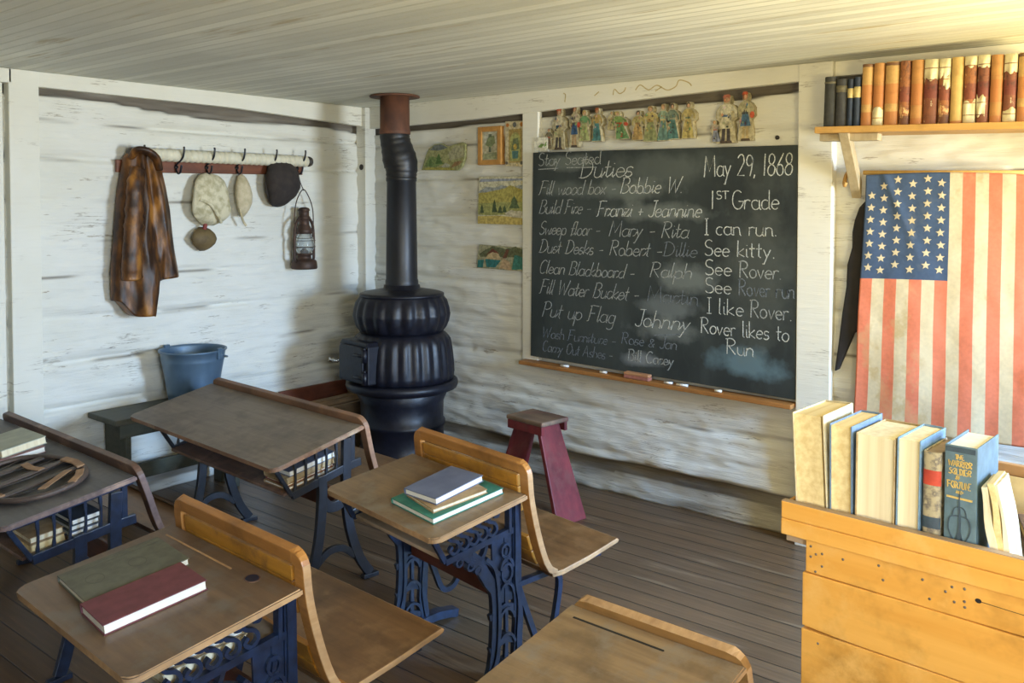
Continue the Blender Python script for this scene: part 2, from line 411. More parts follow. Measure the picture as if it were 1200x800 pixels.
# ------------------------------------------------------------------ pot-bellied stove
def flute(n, amp, z0, z1):
    return lambda r, z, a: r * (1 + (amp * (abs(math.cos(a * n / 2)) ** 1.5 - .5) if z0 < z < z1 else 0))
SX, SY = .719, -.362
st = empty('stove', (SX, SY, 0), 0, 'black fluted cast iron pot-bellied stove in the corner', 'stove')
MB().mat(M_STOVE).lathe([(.16, .06), (.30, .06), (.31, .08), (.27, .12), (.255, .16), (.25, .27), (.262, .28), (.262, .30), (.25, .31), (.252, .42), (.28, .485), (.26, .50)], 64).build('base', st)
for k in range(4):
    a = R(45 + 90 * k); c, s_ = math.cos(a), math.sin(a)
    MB().mat(M_STOVE).tube(curve([(.24 * c, .24 * s_, .11), (.29 * c, .29 * s_, .07), (.31 * c, .31 * s_, .02), (.34 * c, .34 * s_, .012)], 5), [.03] * 6 + [.024] * 5 + [.02] * 5, 8).build('leg', st)
MB().mat(M_STOVE).lathe([(.25, .485), (.30, .49), (.335, .505), (.342, .525), (.338, .545), (.32, .555), (.30, .552), (.25, .55)], 64).build('ring', st)
MB().mat(M_STOVE).lathe([(.285, .548), (.312, .56), (.313, .60), (.310, .66), (.304, .72), (.297, .77), (.290, .80), (.275, .825), (.255, .840), (.24, .848)], 200, None, flute(26, .040, .565, .82)).build('firepot', st)
MB().mat(M_STOVE).lathe([(.24, .843), (.255, .85), (.268, .875), (.282, .91), (.289, .945), (.290, .955), (.288, .962), (.284, .99), (.272, 1.03), (.256, 1.055), (.252, 1.062), (.235, 1.066)], 200, None, flute(20, .050, .855, 1.05)).build('dome', st)
MB().mat(M_STOVE).lathe([(.24, 1.058), (.256, 1.062), (.256, 1.074), (.235, 1.082), (.15, 1.098), (.112, 1.104), (.108, 1.125), (.09, 1.127)], 64).build('top_plate', st)
DM = Matrix.Rotation(R(-8), 4, 'Z')
mb = MB().mat(M_STOVE)
mb.prism([(-.165, .57), (.135, .57), (.135, .79), (.115, .815), (-.145, .815), (-.165, .79)], -.20, -.338, lambda a, b, h: tuple(DM @ Vector((a, h, b))))
dr = mb.build('door_frame', st, bevel=.008)
door = MB().mat(M_STOVE).prism([(-.145, .585), (.10, .585), (.10, .77), (.085, .79), (-.13, .79), (-.145, .77)], -.338, -.356, lambda a, b, h: tuple(DM @ Vector((a, h, b)))).build('door', st, bevel=.006)
for z in (.61, .74):
    mb = MB().mat(M_STOVE)
    mb.tube([DM @ Vector((.118, -.350, z - .035)), DM @ Vector((.118, -.350, z + .035))], .016, 10)
    mb.tube([DM @ Vector((.02, -.358, z)), DM @ Vector((.118, -.353, z))], .010, 8)
    mb.tube([DM @ Vector((.118, -.350, z + .032)), DM @ Vector((.118, -.350, z + .05))], .009, 8)
    mb.build('hinge', door)
mb = MB().mat(M_CHROME)
hp = [DM @ Vector((-.15 - .10 * i / 24, -.352 - .004 * i / 24, .68)) + Vector((0, .010 * math.cos(i * 1.9), .010 * math.sin(i * 1.9))) for i in range(25)]
mb.tube(hp, .005, 6).build('latch_handle', door)
# the pipe with its crimped elbow and rusty upper length
pc = (.0, .0)
ux, uy = -.039 * .7776 , -.039 * .6288
p1 = MB().mat(M_PIPE).lathe([(.096, 1.105), (.100, 1.11), (.100, 1.15), (.096, 1.16), (.0885, 1.75), (.093, 1.755), (.093, 1.775), (.0885, 1.78), (.086, 1.80)], 40).build('stovepipe', st)
MB().mat(M_PIPE).lathe([(.0895, 1.15), (.092, 1.30), (.092, 1.31), (.0885, 1.32)], 40).build('pipe_collar', p1)
cen = curve([(0, 0, 1.77), (.0, 0, 1.80), (0, 0, 1.84), (ux * .35, uy * .35, 1.90), (ux * .75, uy * .75, 1.965), (ux, uy, 2.01), (ux, uy, 2.05)], 4)
rad = [.088 + .014 * math.exp(-((p[2] - 1.88) / .075) ** 2) + (.003 if int(i) % 3 == 0 else 0) for i, p in enumerate(cen)]
MB().mat(M_PIPE).tube(cen, rad, 36).build('elbow', p1)
MB().mat(M_RUST).lathe([(.092, 2.035), (.094, 2.04), (.094, 2.06), (.0895, 2.07), (.0885, 2.265)], 40, Matrix.Translation((ux, uy, 0))).build('upper_pipe', p1)
MB().mat(M_RUST).lathe([(.09, 2.262), (.15, 2.258), (.152, 2.264), (.145, 2.2685), (.09, 2.2690)], 48, Matrix.Translation((ux, uy, 0))).build('ceiling_collar', p1)

# ------------------------------------------------------------------ wood box and firewood by the stove
wb = empty('wood_box', (.185, -.40, 0), 0, 'dark red wooden firewood box against the wall beside the stove', 'box')
M_TANW = wood('tan_box_wood', (.30, .20, .11), (.20, .13, .07), 1, 40, .6)
def bxp(nm, lo, hi, m, par): return MB().mat(m).box(lo, hi).build(nm, par, bevel=.003)
M_REDW = wood('red_box_wood', (.22, .065, .035), (.14, .045, .025), 1, 40, .55)
bxp('front_board', (.13, -.36, .0), (.152, .20, .36), M_TANW, wb); bxp('back_board', (-.165, -.36, .0), (-.143, .20, .44), M_REDW, wb)
for y in (-.36, .18): bxp('end_board', (-.143, y, .0), (.13, y + .02, .40), M_TANW, wb)
bxp('bottom', (-.143, -.34, .02), (.13, .18, .04), M_TANW, wb)
M_BARK = wood('split_firewood', (.34, .22, .12), (.16, .10, .06), 1, 30, .8)
for k, (x, z, r, a) in enumerate([(.095, .085, .038, 0), (.185, .085, .038, .03), (.268, .083, .034, -.02), (.14, .168, .038, .03), (.232, .168, .038, -.03), (.095, .252, .037, .02), (.185, .252, .038, -.02), (.27, .250, .033, 0), (.14, .335, .037, .03), (.232, .335, .036, -.03)]):
    pl = [(r * (1 + .18 * math.sin(7 * t + k)) * math.cos(t), r * (1 + .15 * math.cos(5 * t + 2 * k)) * math.sin(t)) for t in [6.283 * i / 9 for i in range(9)]]
    o = MB().mat(M_BARK).prism(pl, -.24, .22, lambda p, q, h: (p, h, q)).build('firewood_log', None, bevel=.004)
    o.location = (x, -.47 + .012 * (k % 3), z); o.rotation_euler = (0, 0, a * .5)
    tag(o, 'split log of firewood lying in the red wood box', 'log', 'firewood in the wood box')

# ------------------------------------------------------------------ bench and bucket
M_GREEN = wood('dark_green_bench_paint', (.075, .075, .05), (.045, .048, .032), 1, 40, .55, (.10, .09, .065))
bn = empty('bench', (.16, -1.2, 0), 0, 'dark green wooden bench along the left wall carrying the bucket', 'bench')
MB().mat(M_GREEN).box((-.145, -.745, .50), (.155, .06, .53)).build('seat', bn, bevel=.005)
MB().mat(M_GREEN).box((.085, -.70, .42), (.105, .03, .50)).build('apron', bn, bevel=.003)
for y in (-.66, -.02):
    MB().mat(M_GREEN).prism([(-.135, 0), (-.06, 0), (-.02, .12), (.03, .12), (.06, 0), (.085, 0), (.085, .50), (-.135, .50)], y, y + .03, lambda a, b, h: (a, h, b)).build('end_panel', bn, bevel=.004)
MB().mat(M_GREEN).box((-.02, -.63, .16), (.005, -.02, .24)).build('stretcher', bn, bevel=.003)
M_BUCKET = mat('blue_grey_galvanised', (.13, .20, .28), (.08, .135, .20), 5, (1, 1, .6), rough=.42, bmp=.05, metal=.35)
bk = empty('bucket', (.192, -1.445, .5305), R(20), 'blue grey galvanised bucket standing on the green bench', 'bucket')
MB().mat(M_BUCKET).lathe([(.118, .012), (.12, 0), (.126, .0), (.128, .012), (.135, .05), (.137, .055), (.137, .062), (.150, .15), (.164, .225), (.166, .23), (.166, .236), (.172, .275), (.180, .28), (.180, .288), (.172, .288), (.168, .275), (.146, .15), (.122, .014)], 48).build('body', bk)
MB().mat(M_BUCKET).tube([(.182 * math.cos(t), .182 * math.sin(t), 0.265 - .05 * math.sin(t)) for t in [math.pi * i / 20 for i in range(21)]], .004, 6).build('handle', bk)
for sx in (-1, 1):
    MB().mat(M_BUCKET).box((sx * .176 - .008, -.018, .24), (sx * .176 + .008, .018, .30)).build('ear', bk, bevel=.003)

# ------------------------------------------------------------------ coat rack with hooks, coat, caps, hat, lantern
M_RACK = wood('red_brown_rack', (.20, .065, .03), (.12, .04, .02), 1, 40, .5)
rk = empty('coat_rack', (0, -1.17, 1.80), 0, 'long red brown board with iron coat hooks on the left wall', 'coat rack')
MB().mat(M_RACK).prism([(-.61, -.015), (-.61, .052), (.605, .067), (.605, .0)], .008, .030, FX).build('board', rk, bevel=.004)
HK = [(-.50, .02), (-.27, .022), (-.08, .026), (.12, .03), (.345, .035), (.56, .04)]
for y, z in HK:
    mb = MB().mat(M_IRON)
    mb.tube(curve([(.032, y, z - .015), (.05, y, z - .035), (.075, y, z - .03), (.088, y, z + .0), (.09, y, z + .01)], 5), .0055, 8)
    mb.tube(curve([(.032, y, z + .012), (.07, y, z + .03), (.105, y, z + .055), (.118, y, z + .095), (.116, y, z + .11)], 5), .0055, 8)
    mb.lathe([(.0, .0), (.012, .0), (.012, .006), (.0, .008)], 12, Matrix.Translation((.030, y, z)) @ Matrix.Rotation(R(90), 4, 'Y'))
    mb.build('hook', rk)
M_ROLL = mat('cream_pleated_cloth', (.74, .70, .55), (.62, .57, .42), 14, rough=.85, bmp=.2)
ro = empty('pleated_roll', (.063, -1.13, 1.884), 0, 'long cream pleated roll with dark ends lying on the hooks of the coat rack', 'roll')
RM = Matrix.Rotation(R(-90), 4, 'X')
mb = MB().mat(M_ROLL); prof = []
for i in range(0, 32 * 8 + 1):
    u = i / 8; prof.append((.036 * (1 - .16 * (1 - abs(math.sin(math.pi * u)) ** .6)), -.565 + 1.135 * i / 256))
mb.lathe(prof, 20, RM).build('cloth', ro)
M_DKK = mat('dark_brown_metal', (.06, .045, .035), (.035, .028, .022), rough=.5)
for s_ in (-1, 1):
    MB().mat(M_DKK).lathe([(.0, 0), (.018, .0), (.030, .006), (.033, .02), (.028, .034), (.012, .038)], 20, Matrix.Translation((0, s_ * .568, 0)) @ Matrix.Rotation(R(-90 * s_), 4, 'X')).build('end_knob', ro)

def smear(y, z): return noise.noise((y * 9, z * 5, 3.3))
M_COAT = mat('brown_velvet_coat', (.030, .012, .005), (.13, .050, .011), 11, (1, 1.3, .5), rough=.45, lo=.42, hi=.56, bmp=.5, c3=(.33, .14, .025), spec=.4)
ct = empty('coat', (.10, -1.64, 0), 0, 'rumpled dark brown coat hanging at the left end of the coat rack', 'coat')
CO = [(1.915, -.055, .018), (1.90, -.085, .055), (1.86, -.115, .085), (1.80, -.125, .098), (1.70, -.145, .120), (1.58, -.158, .142), (1.45, -.170, .155), (1.35, -.180, .168), (1.27, -.187, .182), (1.22, -.188, .19), (1.14, -.190, .10), (1.04, -.175, .075)]
def coat_edges(z):
    for (za, la, ra), (zb, lb, rb) in zip(CO, CO[1:]):
        if za >= z >= zb:
            t = (za - z) / (za - zb); return la + (lb - la) * t, ra + (rb - ra) * t
    return CO[-1][1:]
def coat_part(name, u0, u1, zb_of, zt, folds, thick, off, nu=64, nv=70):
    """hanging cloth between the edge fractions u0..u1, front and back sheets joined; zb_of(u) bottom hem"""
    mb = MB().mat(M_COAT); fr = []; bkk = []
    for j in range(nv + 1):
        A = []; B = []
        for i in range(nu + 1):
            u = u0 + (u1 - u0) * i / nu; z = zt + (zb_of(u) - zt) * j / nv
            l, r = coat_edges(max(z, 1.225)); y = l + (r - l) * u
            hang = smoothstep(1.92, 1.6, z)
            round_ = math.sqrt(max(0., 1 - (2 * (i / nu) - 1) ** 2))
            fo = folds * (.35 + .65 * hang) * (math.sin(u * 15 + 2.2 * noise.noise((u * 2, z * 2.2, off)) + z * 1.5) + .8 * noise.noise((u * 6, z * 3.2, off + 4)) + .5 * noise.noise((u * 11, z * 9, off + 7)))
            x = -.045 + thick * round_ * (.5 + .5 * hang + .25) + fo * round_
            A.append(mb.v((max(x, -.055), y, z))); B.append(mb.v((max(-.088, -.072 + .014 * (1 - round_)), y, z)))
        fr.append(A); bkk.append(B)
    for g, fl in ((fr, False), (bkk, True)):
        for j in range(nv):
            for i in range(nu):
                q = [g[j][i], g[j][i + 1], g[j + 1][i + 1], g[j + 1][i]]; mb.face(q[::-1] if fl else q, True)
    for j in range(nv):
        mb.face([fr[j][0], fr[j + 1][0], bkk[j + 1][0], bkk[j][0]], True); mb.face([fr[j][nu], bkk[j][nu], bkk[j + 1][nu], fr[j + 1][nu]], True)
    for i in range(nu):
        mb.face([fr[0][i], bkk[0][i], bkk[0][i + 1], fr[0][i + 1]]); mb.face([fr[nv][i], fr[nv][i + 1], bkk[nv][i + 1], bkk[nv][i]])
    return mb.build(name, ct)
coat_part('body', 0, 1, lambda u: (1.105 - .09 * smoothstep(.02, .30, u)) if u < .50 else (1.015 + .185 * smoothstep(.50, .60, u) + .035 * (u - .6)), 1.915, .016, .07, 1.)
mb = MB().mat(M_COAT)
sl = curve([(.005, -.06, 1.80), (.03, -.09, 1.70), (.042, -.105, 1.55), (.045, -.115, 1.42), (.04, -.12, 1.30), (.03, -.115, 1.22)], 8)
mb.tube(sl, [.045 + .010 * noise.noise((i * .6, 0, 2)) + .012 * i / len(sl) for i in range(len(sl))], 14, flat=.75).build('sleeve', ct)
MB().mat(M_COAT).box((.035, -.16, 1.38), (.048, -.045, 1.41)).build('pocket_flap', ct, bevel=.006)
MB().mat(M_COAT).tube(curve([(-.02, -.085, 1.86), (.02, -.075, 1.90), (.045, -.03, 1.895), (.045, .02, 1.86), (.03, .045, 1.80)], 6), [.028 - .012 * abs(i / 24 - .5) for i in range(25)], 10, flat=.7).build('collar', ct)

def blob(name, parent, m, outline, depth, n_v=22, seed=0., wob=.05, puff=.5, x0=0.):
    """soft hat-like form: outline = list of (z, yl, yr); bulges out of the wall by depth"""
    mb = MB().mat(m); F = []
    for j in range(n_v + 1):
        t = j / n_v; z = outline[0][0] + (outline[-1][0] - outline[0][0]) * t
        for (za, la, ra), (zb, lb, rb) in zip(outline, outline[1:]):
            if za >= z >= zb - 1e-9:
                k = (za - z) / (za - zb); k2 = k; l, r = la + (lb - la) * k2, ra + (rb - ra) * k2; break
        ring = []; c = (l + r) / 2; hw = (r - l) / 2; dp = depth * math.sqrt(max(.02, 1 - (2 * t - 1) ** 2))
        for i in range(28):
            a = 6.28319 * i / 28
            q = 1 + wob * noise.noise((math.cos(a) * 2 + seed, math.sin(a) * 2, z * 9))
            ring.append(mb.v((x0 + dp * (.5 + .5 * math.sin(a) * q), c + hw * math.cos(a) * q, z)))
        F.append(ring)
    for j in range(n_v):
        for i in range(28): mb.face([F[j][i], F[j][(i + 1) % 28], F[j + 1][(i + 1) % 28], F[j + 1][i]], True)
    mb.face(F[0][::-1]); mb.face(F[-1]); return mb.build(name, parent)
M_CAP = mat('cream_wool', (.66, .60, .42), (.42, .37, .22), 24, rough=.95, bmp=.7, lo=.42, hi=.62)
cp = empty('knit_cap', (.035, -1.25, 1.49), 0, 'large cream knitted cap hanging on the hook right of the coat', 'cap')
blob('crown', cp, M_CAP, [(.305, -.015, .015), (.295, -.055, .05), (.26, -.09, .085), (.20, -.113, .108), (.13, -.122, .125), (.085, -.117, .128), (.055, -.10, .115), (.025, -.07, .085), (.0, -.03, .035)], .085, wob=.1)
MB().mat(M_CAP).tube(curve([(.07, -.09, .15), (.088, -.03, .12), (.082, .02, .055), (.06, .05, .02)], 6), .010, 8).build('fold', cp)
M_CAP2 = mat('beige_wool', (.62, .53, .36), (.45, .38, .23), 26, rough=.95, bmp=.6)
c2 = empty('small_cap', (.035, -1.03, 1.54), 0, 'small narrow cream cap with a tie, hanging between the larger cap and the dark hat', 'cap')
blob('crown', c2, M_CAP2, [(.255, -.010, .010), (.235, -.03, .025), (.19, -.048, .042), (.13, -.055, .058), (.08, -.045, .055), (.04, -.03, .04), (.0, -.012, .02)], .07, seed=4.)
MB().mat(M_CAP2).tube(curve([(.04, -.03, .05), (.045, -.02, .0), (.04, -.005, -.03), (.045, .01, -.055)], 6), .007, 8).build('tie', c2)
M_HAT = mat('dark_brown_felt', (.040, .030, .025), (.025, .019, .017), 30, rough=.9, bmp=.4)
ht = empty('felt_hat', (.04, -.765, 1.60), R(0), 'dark brown felt hat at the right end of the coat rack', 'hat')
blob('crown', ht, M_HAT, [(.285, -.03, .03), (.275, -.065, .065), (.24, -.10, .10), (.19, -.118, .12), (.12, -.112, .125), (.06, -.095, .095), (.02, -.075, .045), (.0, -.045, .0)], .12, wob=.1, seed=8.)
MB().mat(M_HAT).tube([(.02 + .02 * math.cos(t * 2), .0 + .108 * math.cos(t), .135 + .128 * math.sin(t)) for t in [6.283 * i / 32 for i in range(32)]], .012, 8, closed=True, flat=.6).build('brim', ht)
M_GOURD = mat('olive_brown_leather', (.17, .115, .045), (.10, .065, .025), 16, rough=.7, bmp=.4)
gd = empty('round_purse', (.02, -1.28, 1.345), 0, 'small round olive brown purse hanging below the large cream cap', 'purse')
blob('body', gd, M_GOURD, [(.138, -.018, .018), (.125, -.045, .045), (.10, -.07, .068), (.07, -.08, .078), (.04, -.068, .068), (.015, -.04, .042), (.0, -.015, .015)], .06)
MB().mat(mat('dull_red_cord', (.30, .06, .045), (.2, .04, .03))).tube(curve([(.03, 0, .125), (.035, .004, .15), (.03, -.003, .175)], 5), .012, 8).build('tie', gd)

# lantern
M_LANT = mat('rusty_brown_tin', (.085, .045, .03), (.045, .027, .02), 14, rough=.55, metal=.4)
M_LGLASS = bpy.data.materials.new('lantern_glass'); _t, _b = nt(M_LGLASS)
_b.inputs['Base Color'].default_value = (.85, .88, .85, 1); _b.inputs['Transmission Weight'].default_value = .85; _b.inputs['Roughness'].default_value = .08; _b.inputs['IOR'].default_value = 1.3
ln = empty('lantern', (.085, -.60, 1.205), R(10), 'rusty kerosene lantern hanging at the right end of the coat rack', 'lantern')
MB().mat(M_LANT).lathe([(.05, 0), (.078, .0), (.082, .008), (.078, .045), (.070, .056), (.045, .062), (.042, .085), (.055, .090), (.055, .098), (.04, .10)], 32).build('fuel_tank', ln)
MB().mat(M_LGLASS).lathe([(.042, .098), (.060, .125), (.064, .155), (.058, .19), (.042, .225)], 32, cap=False).build('glass_globe', ln)
MB().mat(M_LANT).lathe([(.018, .098), (.020, .12), (.010, .13), (.009, .135)], 16).build('burner', ln)
MB().mat(M_LANT).lathe([(.046, .222), (.056, .226), (.050, .25), (.034, .275), (.030, .31), (.040, .318), (.040, .326), (.032, .335), (.032, .365), (.038, .37), (.03, .385), (.012, .39)], 32).build('chimney', ln)
for s_ in (-1, 1):
    MB().mat(M_LANT).tube(curve([(0, s_ * .058, .05), (0, s_ * .085, .06), (0, s_ * .088, .12), (0, s_ * .086, .22), (0, s_ * .076, .28), (0, s_ * .05, .315), (0, s_ * .03, .325)], 6), .009, 8).build('side_tube', ln)
mb = MB().mat(M_LANT)
for zz in (.14, .18): mb.tube([(.069 * math.cos(t), .069 * math.sin(t), zz + .0 * t) for t in [6.283 * i / 24 for i in range(24)]], .0022, 6, closed=True)
mb.build('globe_guard', ln)
MB().mat(M_LANT).tube(curve([(0, -.085, .25), (0, -.088, .33), (-.005, -.06, .43), (-.01, -.0, .50), (-.01, .045, .47), (-.005, .085, .38), (0, .086, .25)], 8), .0035, 6).build('bail', ln)

MB().mat(M_LANT).tube(curve([(-.01, .01, .495), (-.02, -.012, .55), (-.025, -.02, .60), (-.022, -.012, .612)], 5), .003, 6).build('hanging_wire', ln)

# ------------------------------------------------------------------ red stool
M_STR = wood('red_stool_paint', (.22, .032, .036), (.14, .022, .026), 2, 30, .5, (.16, .05, .045))
M_STT = wood('worn_stool_top', (.25, .17, .115), (.15, .10, .07), 0, 40, .6, (.20, .07, .06))
sl_ = empty('stool', (1.815, -.44, 0), R(-8), 'red painted wooden stool with a worn bare top against the back wall', 'stool')
MB().mat(M_STT).box((-.135, -.10, .480), (.135, .10, .505)).build('seat', sl_, bevel=.008)
MB().mat(M_STR).box((-.128, -.095, .435), (.128, -.075, .480)).build('apron', sl_, bevel=.003)
MB().mat(M_STR).box((-.128, .075, .435), (.128, .095, .480)).build('apron', sl_, bevel=.003)
for sx in (-1, 1):
    f = lambda a, b, h, sx=sx: (sx * (h + .17 * (1 - b / .48)), a, b)
    MB().mat(M_STR).prism([(-.073, .48), (.073, .48), (.105, 0), (-.105, 0)], .060, .086, f).build('leg', sl_, bevel=.004)

# ------------------------------------------------------------------ blackboard
def slate_material():
    m = bpy.data.materials.new('slate_blackboard'); t, b = nt(m)
    a = tex(t, 1.6, (1.2, 1, .9), 4, .6, 2.0); s = tex(t, 5, (1.6, 1, .5), 5, .7, 9.)
    c = ramp(t, a, [(.35, (.019, .024, .024)), (.70, (.046, .056, .053))])
    c = mix(t, c, (.060, .072, .070), ramp(t, s, [(.5, (0, 0, 0)), (.85, (.7, .7, .7))]))
    tc = t.nodes.new('ShaderNodeTexCoord')
    # rubbed-out patches of chalk dust: (x, z, half width, half height, strength, colour)
    dust = [(2.10, 1.69, .30, .075, .32, (.17, .19, .17)), (2.30, 1.80, .45, .10, .16, (.17, .19, .17)), (2.28, 1.57, .40, .06, .30, (.18, .20, .18)), (2.46, 1.24, .18, .10, .36, (.17, .19, .18)), (2.38, 1.08, .22, .07, .32, (.17, .19, .19)),
            (2.35, .96, .24, .075, .40, (.18, .20, .19)), (2.22, .79, .16, .045, .40, (.22, .24, .25)), (2.80, .83, .26, .09, .40, (.12, .19, .22)), (2.85, 1.30, .2, .5, .16, (.13, .14, .12)), (1.75, 1.85, .24, .05, .35, (.15, .17, .15)), (1.70, 1.70, .2, .05, .2, (.15, .17, .15))]
    wob = tex(t, 7, (1, 1, 1), 4, .6, 5.)
    for x, z, hw, hh, k, col in dust:
        mp = t.nodes.new('ShaderNodeMapping'); mp.vector_type = 'POINT'
        mp.inputs['Scale'].default_value = (1 / hw, 0, 1 / hh); mp.inputs['Location'].default_value = (-x / hw, 0, -z / hh)
        t.links.new(tc.outputs['Object'], mp.inputs[0])
        ln_ = t.nodes.new('ShaderNodeVectorMath'); ln_.operation = 'LENGTH'; t.links.new(mp.outputs[0], ln_.inputs[0])
        d = math_(t, 'ADD', ln_.outputs['Value'], math_(t, 'MULTIPLY', math_(t, 'SUBTRACT', wob, .5), 1.6))
        c = mix(t, c, col, ramp(t, d, [(.40, (k * 2.1, k * 2.1, k * 2.1)), (1.0, (0, 0, 0))]))
    t.links.new(c, b.inputs['Base Color']); b.inputs['Roughness'].default_value = .62; b.inputs['Specular IOR Level'].default_value = .35
    bump(t, b, s, .06, .003); return m
bb = empty('blackboard', (0, 0, 0), 0, 'large school blackboard covered in white chalk handwriting on the back wall', 'blackboard')
FB = lambda a, b, h: (a, -h, b)
MB().mat(slate_material()).prism([(1.461, .728), (3.045, .690), (3.045, 1.893), (1.479, 1.913)], .024, .042, FB).build('slate', bb, bevel=.003)
M_CHALK = bpy.data.materials.new('white_chalk'); _t, _b = nt(M_CHALK)
_f = tex(_t, 180, (1, 1, 1), 2, .6); _g = tex(_t, 3.5, (1, 1, 1), 2, .5, 3.)
_t.links.new(ramp(_t, _f, [(.34, (.24, .25, .235)), (.64, (.66, .67, .61))]), _b.inputs['Base Color']); _b.inputs['Roughness'].default_value = .95
M_CHALKF = bpy.data.materials.new('faint_chalk'); _t, _b = nt(M_CHALKF)
_f = tex(_t, 180, (1, 1, 1), 2, .6)
_t.links.new(ramp(_t, _f, [(.35, (.07, .085, .095)), (.66, (.21, .23, .25))]), _b.inputs['Base Color']); _b.inputs['Roughness'].default_value = .95
M_CHALKM = bpy.data.materials.new('medium_chalk'); _t, _b = nt(M_CHALKM)
_f = tex(_t, 180, (1, 1, 1), 2, .6)
_t.links.new(ramp(_t, _f, [(.34, (.15, .165, .155)), (.64, (.42, .43, .40))]), _b.inputs['Base Color']); _b.inputs['Roughness'].default_value = .95
